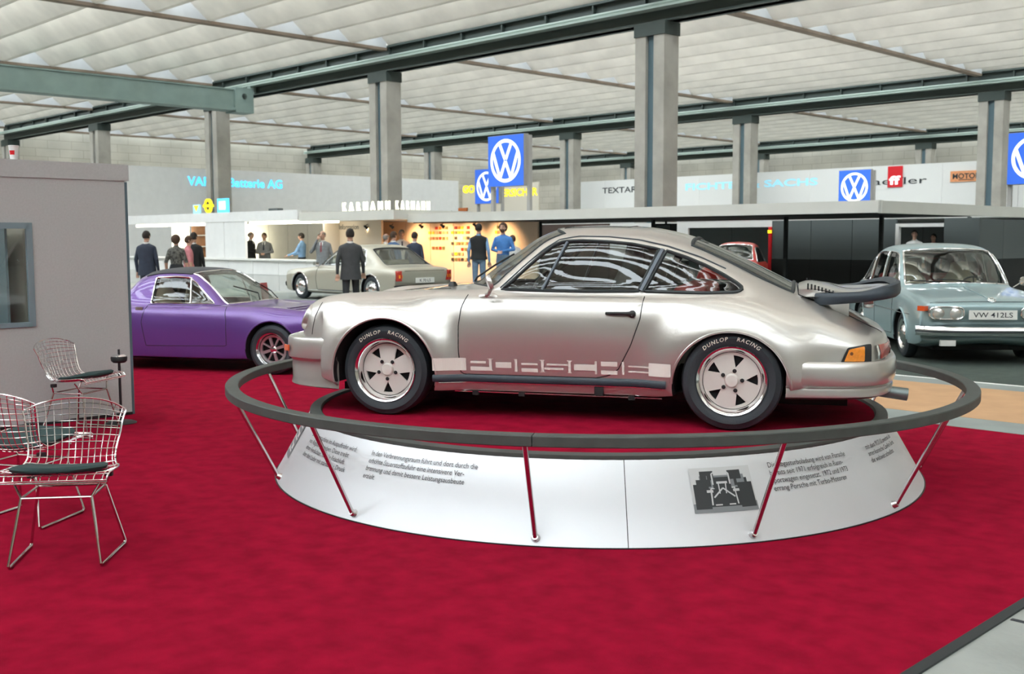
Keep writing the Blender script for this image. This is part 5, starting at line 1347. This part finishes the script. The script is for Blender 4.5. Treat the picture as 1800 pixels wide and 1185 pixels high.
# ---- white sign wall on the far side
O = (30, 51); t = gt('sign_wall', 'long white booth wall with black, pale blue and red lettering', 'partition', *O)
for i in range(10): gb('wall_board', t, 12+i*3.5, 15.49+i*3.5, 51, 51.15, 0, 5.15, 'white', O)
def wtext(s_, A0, A1, z, h, m, nm, bold=.01, B=50.985):
    vs, fs = text2d(s_, 'LEFT', 1.0, bold); wd = max(x for x, _ in vs)
    return tag(MB().add([(-(A0-O[0])+x/wd*(A0-A1), B-O[1], z+y*h/.7) for x, y in vs], fs).build(nm, m, t, 0), kind='stuff')
wtext('TEXTAR', 43.7, 41.0, 4.38, .34, 'ink', 'black_lettering', .012)
wtext('FICHTEL & SACHS', 37.5, 29.05, 4.36, .36, 'cyan_pale', 'pale_blue_lettering', .03)
wtext('Schaeffler', 27.6, 23.25, 4.22, .34, 'ink', 'schaeffler_lettering', .0)
gb('red_field', t, 24.46, 25.22, 50.95, 50.98, 4.08, 5.10, 'sign_red', O)
wtext('ff', 25.12, 24.55, 4.22, .40, 'sign_white', 'white_lettering', .03, 50.94)
gb('orange_field', t, 20.6, 22.1, 50.95, 50.98, 4.22, 4.72, 'sign_orange', O); wtext('MOTOR', 22.0, 20.7, 4.36, .24, 'ink', 'dark_lettering', .02, 50.94); gb('underline', t, 21.0, 21.7, 50.94, 50.948, 4.29, 4.32, 'ink', O)
# ---- beige wall between: yellow lettering
O = (70, 66); t = gt('sign_wall', 'beige booth wall with yellow lettering beside the tall blue sign', 'partition', *O)
gb('wall_board', t, 63.6, 74.4-1.2, 66, 66.15, 0, 6.4, 'beige_wall', O)
wtext('GO', 74.0-.9, 72.0-.5, 5.78, .62, 'yellow_letter', 'yellow_lettering', .05, 65.98)
wtext('VERSICHER', 68.6, 63.7, 5.30, .62, 'yellow_letter', 'yellow_lettering', .03, 65.98)
O = (26, 27); t = gt('broadcaster_sign', 'dark lowercase letters beside a brown orange square on the canopy roof', 'sign', 28.55, 25.6, 2.27); 
MB().box(-.02, .42, -.03, .03, 0, .42).build('orange_square', 'sign_brown', t, 0)
mb = MB(); text(mb, 'hr', lambda u, v: (-.42+u, -.03, .04+v), .42, bold=.02); mb.build('dark_letters', 'ink', t, 0)
mb = MB(); text(mb, 'hr', lambda u, v: (.03+u, -.034, .05+v), .36, bold=.01); mb.build('square_letters', 'ink', t, 0)
# ---- near grey booth wall with display window and cup on top
O = (9.45, 1.5); t = gt('booth_wall', 'grey free standing booth wall with a small display window', 'partition', *O)
gb('wall_board', t, 9.40, 9.50, 3.55, 4.40, 0.02, 2.12, 'booth_grey', O); gb('wall_board', t, 9.40, 9.50, -2.2, 2.35, .02, 2.12, 'booth_grey', O)
gb('wall_board', t, 9.40, 9.50, 2.35, 3.55, .02, .88, 'booth_grey', O); gb('wall_board', t, 9.40, 9.50, 2.35, 3.55, 1.71, 2.12, 'booth_grey', O)
gb('top_board', t, 9.39, 9.51, -2.2, 4.44, 2.12, 2.265, 'booth_grey', O)
gb('edge_profile', t, 9.41, 9.49, 4.40, 4.43, 0.006, 2.11, 'steel_teal', O); gb('plinth', t, 9.39, 9.51, -2.2, 4.40, .005, .03, 'black', O)
gb('wall_return', t, 9.5, 13.5, -2.2, -2.1, .006, 2.265, 'booth_grey', O)
wf = gb('window_frame', t, 9.385, 9.42, 2.35, 3.55, .86, .90, 'frame_blue', O); gb('window_frame', t, 9.385, 9.42, 2.35, 3.55, 1.69, 1.74, 'frame_blue', O); gb('window_frame', t, 9.385, 9.42, 3.52, 3.57, .86, 1.74, 'frame_blue', O)
gb('window_pane', t, 9.43, 9.436, 2.35, 3.53, .9, 1.69, 'display_glass', O)
gb('case_back', t, 10.1, 10.12, 2.3, 3.6, .8, 1.8, 'case_beige', O); gb('case_side', t, 9.5, 10.1, 3.56, 3.58, .8, 1.8, 'case_beige', O); gb('case_floor', t, 9.5, 10.1, 2.3, 3.58, .84, .87, 'case_blue', O); gb('case_divider', t, 9.55, 10.1, 3.40, 3.42, .87, 1.75, 'case_blue', O)
c = thing('paper_cup', 'white paper cup with a red mark on top of the grey wall', 'cup', g(9.45, 3.47, 2.265), GR)
MB().lathe([(0, 0), (.030, 0), (.040, .112), (.043, .114), (.040, .118), (.037, .112), (.028, .006), (0, .006)], 20).build('cup_body', 'white', c)
MB().lathe([(.0345, .04), (.0385, .075)], 10, None, 0, -1.4, -.2).build('red_mark', 'sign_red', c)
bk = thing('model_box', 'small pale box inside the display window', 'box', g(9.75, 3.30, .87), GR); MB().box(-.06, .06, -.05, .05, 0, .10).build('carton', 'white', bk, 0); MB().box(-.061, .061, -.051, .051, .08, .101).build('lid', 'sign_orange', bk, 0)
# ---- slim ash stand beside the wall
a_ = thing('ash_stand', 'slim black ash stand with chrome bowl by the grey wall', 'ashtray', g(9.02, 4.12, .004))
MB().lathe([(0, .02), (.10, .018), (.13, .006), (.13, 0), (0, 0)], 28).build('base', 'black', a_); MB().tube([(0, 0, .015), (0, 0, .56)], .012, 10).build('pole', 'black', a_)
MB().lathe([(0, .525), (.05, .53), (.066, .545), (.07, .57), (.066, .585)], 24).build('bowl', 'black', a_); MB().lathe([(.066, .585), (.05, .60), (.02, .606), (0, .607)], 24).build('bowl_lid', 'chrome', a_); MB().tube([(0, 0, .60), (0, 0, .645)], .010, 8).build('knob', 'black', a_)
# ================================================================== PEOPLE
import numpy as np
for nm, c in dict(skin=(.55,.33,.24), skin_pale=(.62,.40,.31), suit_navy=(.025,.035,.06), suit_black=(.010,.012,.013), suit_grey=(.20,.21,.22), suit_charcoal=(.05,.055,.06), suit_blue=(.05,.10,.20),
    shirt_white=(.72,.72,.70), shirt_blue=(.20,.36,.58), denim=(.06,.20,.50), jeans=(.16,.24,.34), trousers_dark=(.02,.022,.025), trousers_grey=(.12,.12,.12), hair_dark=(.02,.015,.012), hair_brown=(.06,.032,.018),
    hair_grey=(.20,.19,.18), pattern_dark=(.10,.10,.09), pink=(.55,.20,.22), shoe=(.012,.01,.01), tie_dark=(.015,.02,.035), tie_red=(.25,.06,.07), beige_cloth=(.5,.42,.3), mouth=(.28,.10,.08), eye_dark=(.015,.012,.01)).items():
    mat(nm, c, .8, var=.12 if nm != 'pattern_dark' else .9, vscale=14 if nm != 'pattern_dark' else 22)
def ring_loft(rings, n=16):
    mb = MB(); P = [[Vector((c[0]+rx*math.cos(2*PI*i/n), c[1]+ry*math.sin(2*PI*i/n), c[2])) for i in range(n)] for c, rx, ry in rings]
    mb.v = [tuple(p) for r in P for p in r]
    for i in range(len(P)-1):
        for j in range(n): mb.f.append((i*n+j, i*n+(j+1) % n, (i+1)*n+(j+1) % n, (i+1)*n+j))
    mb.f += [tuple(range(n-1, -1, -1)), tuple(range((len(P)-1)*n, len(P)*n))]; mb.m = [0]*len(mb.f)
    return mb
def capsule(mb, p0, p1, r0, r1, n=10):
    p0, p1 = Vector(p0), Vector(p1); d = (p1-p0); L = d.length; d = d/L if L > 1e-6 else Vector((0,0,1))
    pts, rs = [], []
    for a in (-80, -55, -28, 0): pts.append(p0+d*r0*math.sin(math.radians(a))); rs.append(r0*math.cos(math.radians(a)))
    for a in (0, 28, 55, 80): pts.append(p1+d*r1*math.sin(math.radians(a))); rs.append(r1*math.cos(math.radians(a)))
    mb.tube(pts, rs, n)
def ellipsoid(mb, c, r, n=14, k=9):
    T = Matrix.Translation(c) @ Matrix.Diagonal((r[0], r[1], r[2], 1))
    mb.lathe([(max(.02, math.cos(math.radians(a))), math.sin(math.radians(a))) for a in [-90+180*i/k for i in range(k+1)]], n, T)
    b = len(mb.v)
ARMS = {
 'hang': lambda s: ((s*.235, -.03, 1.135), (s*.245, .03, .885)),
 'walk_f': lambda s: ((s*.235, .02, 1.14), (s*.24, .16, .92)),
 'walk_b': lambda s: ((s*.24, -.09, 1.15), (s*.25, -.08, .90)),
 'counter': lambda s: ((s*.25, .03, 1.15), (s*.13, .27, 1.09)),
 'front': lambda s: ((s*.255, .0, 1.15), (s*.05, .24, 1.10)),
 'phone': lambda s: ((s*.30, .10, 1.20), (s*.115, .10, 1.52)),
 'rest': lambda s: ((s*.24, .10, 1.16), (s*.20, .36, 1.08)),
 'hip': lambda s: ((s*.33, -.06, 1.17), (s*.19, .04, 1.02)),
}
def person(label, x, y, head, h, top='suit_navy', legs='trousers_dark', hair='hair_dark', skin='skin', arms=('hang', 'hang'), z=0, stride=0, jacket=True, shirt='shirt_white', tie=None, sleeves=None, long_hair=False, bald=False, beard=False, skirt=False, vox=.0135, phone=False, female=False, hem=.80, group='visitors of the motor show', bag=False):
    """stands at (x, y); head = direction faced in degrees (0 = away from the camera, 90 = left)"""
    t = thing('person', label, 'person', (x, y, z), math.radians(head), group)
    S = h/1.75; t.scale = (S, S, S)
    prims = []           # (p0, p1, r0, r1, tag)
    U = MB()
    def cap(p0, p1, r0, r1, tg): capsule(U, p0, p1, r0, r1); prims.append((p0, p1, r0, r1, tg))
    sw = .17 if not female else .15
    # torso
    rings = [((0, 0, .86), .15, .105), ((0, 0, .95), .165, .12), ((0, 0, 1.06), .148 if not female else .13, .105), ((0, .0, 1.2), .165 if not female else .145, .115), ((0, -.005, 1.33), .18 if not female else .16, .115), ((0, -.01, 1.41), .17 if not female else .15, .095), ((0, -.015, 1.46), .10, .07), ((0, -.01, 1.49), .06, .055)]
    tb = ring_loft(rings); U.add(tb.v, tb.f)
    for (c, rx, ry) in rings[1:-1]: prims.append(((-rx*.45, c[1], c[2]), (rx*.45, c[1], c[2]), ry, ry, 'legs' if c[2] < 1.0 else 'top'))
    # neck and head
    cap((0, -.01, 1.44), (0, .01, 1.56), .056, .054, 'skin')
    hd = MB()
    ellipsoid(U, (0, .012, 1.655), (.074, .095, .100)); ellipsoid(U, (0, .045, 1.60), (.056, .058, .062))
    prims.append(((0, .02, 1.59), (0, .01, 1.67), .085, .09, 'skin'))
    capsule(U, (0, .106, 1.655), (0, .122, 1.625), .010, .014); prims.append(((0, .106, 1.655), (0, .12, 1.625), .012, .014, 'skin'))
    for s in (-1, 1): ellipsoid(U, (s*.077, .0, 1.645), (.012, .020, .030)); prims.append(((s*.077, 0, 1.63), (s*.077, 0, 1.66), .012, .012, 'skin'))
    # arms
    for s, ar in zip((-1, 1), arms):
        e, w_ = ARMS[ar](s); e, w_ = Vector(e), Vector(w_); sh = Vector((s*(sw+.003), -.01, 1.385))
        cap(Vector((s*.05, -.015, 1.455)), sh+Vector((0, 0, .012)), .040, .045, 'top')
        cap(sh, e, .053, .045, 'sleeve'); cap(e, w_, .043, .030, 'sleeve' if sleeves != 'short' else 'skin')
        d = (w_-e).normalized(); side = Vector((1, 0, 0)) - d*d.x; side = side.normalized(); nrm = d.cross(side).normalized()
        p = w_+d*.045
        cap(w_, w_+d*.06, .026, .026, 'skin'); cap(w_+d*.05-side*.02, w_+d*.075-side*.022, .018, .016, 'skin'); cap(w_+d*.05+side*.02, w_+d*.075+side*.022, .018, .016, 'skin')
        for k in range(4):
            b = w_+d*.085+side*(.0245*(k-1.5)); ln = (.058, .068, .072, .060)[k] if s > 0 else (.060, .072, .068, .058)[k]
            m_ = b+d*ln*.55+nrm*.008; tp = b+d*ln*.9-nrm*(-.026)
            cap(b, m_, .0098, .0095, 'skin'); cap(m_, tp, .0095, .0085, 'skin')
        th = w_+d*.03+side*(-s*.024); cap(th, th+d*.045+side*(-s*.022)+nrm*.012, .0135, .0115, 'skin')
    # legs
    for s in (-1, 1):
        fw = stride*s
        hp = Vector((s*.085, 0, .90)); kn = Vector((s*.095, fw*.55+.02, .49)); an = Vector((s*.095, fw*1.05-.03, .085))
        cap(hp, kn, .088, .062, 'legs'); cap(kn, an, .060, .046 if not skirt else .04, 'legs' if not skirt else 'skin')
        cap(an+Vector((0, -.02, -.035)), an+Vector((s*.01, .17, -.05)), .042, .036, 'shoe')
    me = U.mesh('b', ['skin'], 0)
    a = D.objects.new('b', me); COL.objects.link(a)
    md = a.modifiers.new('r', 'REMESH'); md.mode = 'VOXEL'; md.voxel_size = vox
    m2 = a.modifiers.new('s', 'SMOOTH'); m2.iterations = 3; m2.factor = .5
    dg = bpy.context.evaluated_depsgraph_get(); body = D.meshes.new_from_object(a.evaluated_get(dg)); D.objects.remove(a)
    body.materials.clear()
    tags = ['skin', 'top', 'sleeve', 'legs', 'shoe']
    hb = 0
    mt = dict(skin=skin, top=top, sleeve=(sleeves if sleeves and sleeves != 'short' else top), legs=legs, shoe='shoe')
    for k in tags: body.materials.append(MATS[mt[k]])
    n = len(body.polygons); ctr = np.empty(n*3); body.polygons.foreach_get('center', ctr); ctr = ctr.reshape(-1, 3)
    best = np.full(n, 1e9); idx = np.zeros(n, dtype=np.int32)
    for p0, p1, r0, r1, tg in prims:
        p0, p1 = np.array(p0), np.array(p1); d = p1-p0; L2 = d@d
        tt = np.clip(((ctr-p0)@d)/L2, 0, 1); dist = np.linalg.norm(ctr-(p0+tt[:, None]*d), axis=1)-(r0+(r1-r0)*tt)
        mk = dist < best; best[mk] = dist[mk]; idx[mk] = tags.index(tg)
    body.polygons.foreach_set('material_index', idx); body.shade_smooth()
    b = link('body', body, t)
    # clothes as open shells over the body
    if jacket:
        k = 1.0 if not female else .9
        R_ = [((0,-.01,1.475), .085, .075), ((0,-.014,1.452), .135*k, .095), ((0,-.012,1.425), .195*k, .110), ((0,-.008,1.375), .212*k, .125), ((0,0,1.28), .200*k, .132), ((0,0,1.12), .178*k, .128), ((0,0,1.0), .186*k, .138), ((0,0,hem+.06), .20*k, .148), ((0,0,hem), .205*k, .150)]
        mb = MB(); P = [[Vector((c[0]+rx*math.copysign(abs(math.cos(2*PI*i/24))**.85, math.cos(2*PI*i/24)), c[1]+ry*math.copysign(abs(math.sin(2*PI*i/24))**.85, math.sin(2*PI*i/24)), c[2])) for i in range(25)] for c, rx, ry in R_]
        mb.grid(P); jk = mb.build('jacket', top, t, 60, weld=True)
        MB().lathe([(.062, 1.45), (.066, 1.49), (.058, 1.515), (.056, 1.50)], 16, Matrix.Translation((0, -.008, 0))).build('collar', shirt, t)
        if shirt:
            MB().prism([(-.055, 1.46), (.055, 1.46), (.012, 1.20), (-.012, 1.20)], .118, .134, lambda u, v, d: (u, d-.035*max(0, (v-1.38)/.1), v)).build('shirt_front', shirt, t, 0)
        if tie: MB().prism([(-.014, 1.455), (.014, 1.455), (.024, 1.22), (0, 1.19), (-.024, 1.22)], .128, .142, lambda u, v, d: (u, d-.033*max(0, (v-1.38)/.1), v)).build('tie', tie, t, 0)
    if skirt:
        mb = MB(); P = [[Vector((rx*math.cos(2*PI*i/20), ry*math.sin(2*PI*i/20), zz)) for i in range(21)] for zz, rx, ry in ((1.08,.14,.115), (.95,.185,.14), (.75,.20,.16), (.52,.22,.18))]
        mb.grid(P).build('skirt', legs, t, 60, weld=True)
    # hair
    if not bald or bald == 'ring':
        mb = MB(); rows_ = []
        kx, ky, kz = (.084, .104, .108) if not long_hair else (.105, .118, .118)
        for i in range(13):
            ph = math.radians(90-i*(13.5 if long_hair else 10.5)); row = []
            for j in range(25):
                th = 2*PI*j/24; fx, fy = math.cos(th), math.sin(th)
                front = max(0, fy)**1.5
                pz = math.sin(ph); pr = math.cos(ph)
                zz = max(pz, -.95+1.42*max(0, fy)**.45) if fy > 0 else pz
                pr2 = math.sqrt(max(0, 1-min(1, zz*zz)))
                row.append(Vector((kx*pr2*fx, .008+ky*pr2*fy - (.0 if not long_hair else .02), 1.66+kz*zz)))
            if bald == 'ring' and i < 6: continue
            rows_.append(row)
        mb.grid(rows_); hr = mb.build('hair', hair, t, 70, weld=True)
    if beard: 
        mb = MB(); ellipsoid(mb, (0, .058, 1.588), (.055, .056, .050)); mb.build('beard', hair, t, 60)
    for s in (-1, 1):
        mb = MB(); ellipsoid(mb, (s*.031, .096, 1.665), (.012, .010, .007), 10, 6); mb.build('eye', 'eye_dark', t, 60)
        MB().obox((s*.031, .098, 1.686), .034, .014, .007, Matrix.Rotation(s*.1, 3, 'Y')).build('eyebrow', hair, t, 0)
    if not beard: MB().obox((0, .098, 1.594), .042, .014, .009).build('mouth', 'mouth', t, 0)
    if phone:
        mb = MB(); mb.tube([(.098, .03, 1.67), (.108, .035, 1.64), (.108, .06, 1.59), (.075, .11, 1.58)], .013, 8); mb.build('telephone_receiver', 'tie_dark', t)
    return t
person('man in a navy suit seen from behind, nearest the grey wall', -8.08, 24.0, -8, 1.79, 'suit_navy', 'suit_navy', 'hair_dark', arms=('hang', 'hang'))
person('woman with bushy brown hair in a dark patterned blouse', -7.58, 24.5, 0, 1.70, 'pattern_dark', 'trousers_dark', 'hair_brown', female=True, jacket=False, sleeves='short', long_hair=True, skirt=True)
person('person in a pink dress half hidden by the woman in patterned blouse', -7.66, 25.7, -60, 1.68, 'pink', 'pink', 'hair_brown', female=True, jacket=False, sleeves='short', skirt=True)
person('man in a black suit seen from behind before the bright panel', -7.68, 26.2, -10, 1.77, 'suit_black', 'suit_black', 'hair_dark')
person('bald man in a dark suit leaning at the hatch edge', -8.78, 36.5, -100, 1.86, 'suit_black', 'suit_black', 'hair_grey', bald='ring', skin='skin_pale', arms=('counter', 'counter'))
person('man in a light grey suit and dark tie behind the counter', -8.25, 36.2, 180, 1.82, 'suit_grey', 'suit_grey', 'hair_brown', arms=('front', 'front'), tie='tie_dark')
person('dark haired person in a blue shirt leaning on the counter', -6.62, 34.2, 75, 1.80, 'shirt_blue', 'trousers_dark', 'hair_dark', arms=('rest', 'rest'), jacket=False)
person('man in a grey suit with red tie holding a telephone to his ear', -5.22, 30.0, 165, 1.83, 'suit_grey', 'trousers_grey', 'hair_grey', arms=('hang', 'phone'), tie='tie_red', phone=True, bald='ring', vox=.0105)
person('man in a dark charcoal suit walking away past the beige saloon', -3.20, 21.5, 6, 1.80, 'suit_charcoal', 'trousers_dark', 'hair_dark', arms=('walk_b', 'walk_f'), stride=.14, vox=.0105, hem=.78)
person('bald man in a pale jacket behind the beige saloon roof', -3.50, 30.2, -40, 1.75, 'beige_cloth', 'trousers_grey', 'hair_grey', bald='ring', skin='skin_pale')
person('man in a blue suit jacket behind the beige saloon roof', -3.16, 29.0, -35, 1.80, 'suit_blue', 'trousers_dark', 'hair_brown')
person('tall man in a white shirt and dark tie by the glowing wall', -3.12, 30.8, 190, 1.86, 'shirt_white', 'trousers_dark', 'hair_grey', tie='tie_dark', jacket=True, hem=.95)
person('man in a navy jacket in front of the paint samples', -2.55, 28.5, -20, 1.78, 'suit_navy', 'suit_navy', 'hair_dark')
person('man in a black waistcoat over a pale blue shirt seen from behind', -.76, 25.0, -10, 1.72, 'suit_black', 'jeans', 'hair_dark', z=.222, sleeves='shirt_blue', hem=.92, shirt='shirt_blue', arms=('hang', 'hang'), vox=.0105)
person('bearded man with curly hair in a blue denim shirt', -.20, 25.0, 165, 1.73, 'denim', 'jeans', 'hair_brown', z=.222, jacket=False, long_hair=True, beard=True, arms=('front', 'front'), vox=.0105)
person('person in a white shirt half hidden behind the denim shirt man', .02, 26.6, 20, 1.68, 'shirt_white', 'trousers_grey', 'hair_brown', z=.0, jacket=False)
person('distant person in a white top seen through the narrow stand opening', 11.25, 30.3, 150, 1.80, 'shirt_white', 'trousers_dark', 'hair_dark', jacket=False, vox=.018)
person('distant person in a dark red top beyond the pale blue saloon', 12.05, 31.0, 140, 1.70, 'tie_red', 'trousers_dark', 'hair_dark', jacket=False, vox=.018)
# ================================================================== WIRE CHAIRS
def wire_chair(label, x, y, face):
    """welded wire side chair; front looks toward local -y"""
    t = thing('wire_chair', label, 'chair', (x, y, .004), face, 'chrome wire chairs on the red carpet')
    # shell surface: u across (-1..1), v from seat front (0) over the bend to the top of the back (1)
    def prof(v):
        # returns y, z of the centre line
        P = [(-.245,.440),(-.22,.462),(-.10,.440),(.04,.415),(.14,.412),(.20,.445),(.235,.52),(.265,.62),(.285,.70),(.298,.765)]
        ts = [0,.05,.18,.33,.44,.52,.62,.76,.88,1]
        return pchip(ts, [p[0] for p in P], v), pchip(ts, [p[1] for p in P], v)
    def hw(v): return pchip([0,.1,.3,.45,.55,.75,1], [.265,.275,.265,.232,.215,.235,.262], v)
    def S(u, v):
        y, z = prof(v); w_ = hw(v)
        cup = abs(u)**2.2
        yy = y - (.055*cup if v > .5 else .055*cup*max(0, (v-.3)/.2)); zz = z + .045*cup*max(0, 1-abs(v-.35)/.35) - (.05*cup*max(0, (v-.8)/.2)) + (.0 if v > .1 else 0)
        zz += .022*cup*(1 if v < .2 else 0)*0
        return Vector((u*w_, yy, zz))
    def corner(u): return 1-.035*abs(u)**6
    wires = MB()
    for k in range(-6, 7):
        u = k/6.5; wires.tube([S(u, v*corner(u)) for v in [i/30 for i in range(31)]], .0026, 5)
    bk = MB()
    for i in range(1, 20):
        v = i/20; wires.tube([S(-1+2*j/16, v) for j in range(17)], .0026, 5)
    tag(wires.build('wire_mesh', 'chrome', t), kind='stuff')
    rim = [S(-1+2*j/16, 0) for j in range(17)] + [S(1, i/30) for i in range(1, 29)] + [S(1-2*j/16, corner(1-2*j/16)) for j in range(17)] + [S(-1, i/30) for i in range(28, 0, -1)]
    for nm, of in (('shell_rim', 0), ('shell_rim', -.014)):
        MB().tube([p+Vector((0, 0, of)) for p in rim] if of == 0 else [S(-1+2*j/16, .02)+Vector((0, .0, -.022)) for j in range(17)], .0048, 7, of == 0).build(nm, 'chrome', t)
    # pad
    n = 28; P = []
    for zo, k in ((.006, .80), (.010, .90), (.024, .93), (.036, .86), (.040, .5), (.040, .02)):
        r = []
        for i in range(n+1):
            a = 2*PI*i/n; cu_, su = math.copysign(abs(math.cos(a))**.62, math.cos(a)), math.copysign(abs(math.sin(a))**.62, math.sin(a))
            u = cu_*k; v = .245+su*.215*k; p = S(u*.88, max(.02, min(.5, v))); r.append(p+Vector((0, 0, zo)))
        P.append(r)
    MB().grid(P).build('seat_pad', 'pad_green', t, 60, weld=True)
    # base: two sled sides joined by cross rods
    for s in (-1, 1):
        fl_, fb = Vector((s*.215, -.20, .008)), Vector((s*.235, .215, .008)); tf, tb_ = Vector((s*.165, -.13, .335)), Vector((s*.165, .14, .335))
        MB().tube([tf, fl_+Vector((0, .0, .012)), fl_+Vector((0, .012, 0)), fb+Vector((0, -.012, 0)), fb+Vector((0, 0, .012)), tb_], .0075, 8).build('sled_leg', 'chrome_dark', t)
        MB().tube([tf, Vector((s*.215, -.10, .425))], .0065, 8).build('shell_strut', 'chrome_dark', t); MB().tube([tb_, Vector((s*.20, .13, .41))], .0065, 8).build('shell_strut', 'chrome_dark', t)
        MB().tube([tf, tb_], .0065, 8).build('side_rod', 'chrome_dark', t)
        MB().box(s*.19-.018, s*.19+.018, .10, .135, .385, .412).build('bracket', 'black', t, 0)
    MB().tube([(-.165, -.13, .335), (.165, -.13, .335)], .0065, 8).build('cross_rod', 'chrome_dark', t); MB().tube([(-.165, .14, .335), (.165, .14, .335)], .0065, 8).build('cross_rod', 'chrome_dark', t)
    return t
mat('pad_green', (.018, .045, .045), .85, bump=.2, bscale=160)
mat('chrome_dark', (.62, .58, .56), .18, 1)
wire_chair('nearest chrome wire chair with dark green pad, facing the viewer', -2.24, 5.31, .12)
wire_chair('chrome wire chair cut by the picture edge, its back turned to the viewer', -2.77, 6.08, PI-.25)
wire_chair('farthest chrome wire chair standing sideways before the grey wall', -3.60, 8.95, PI/2-.25)
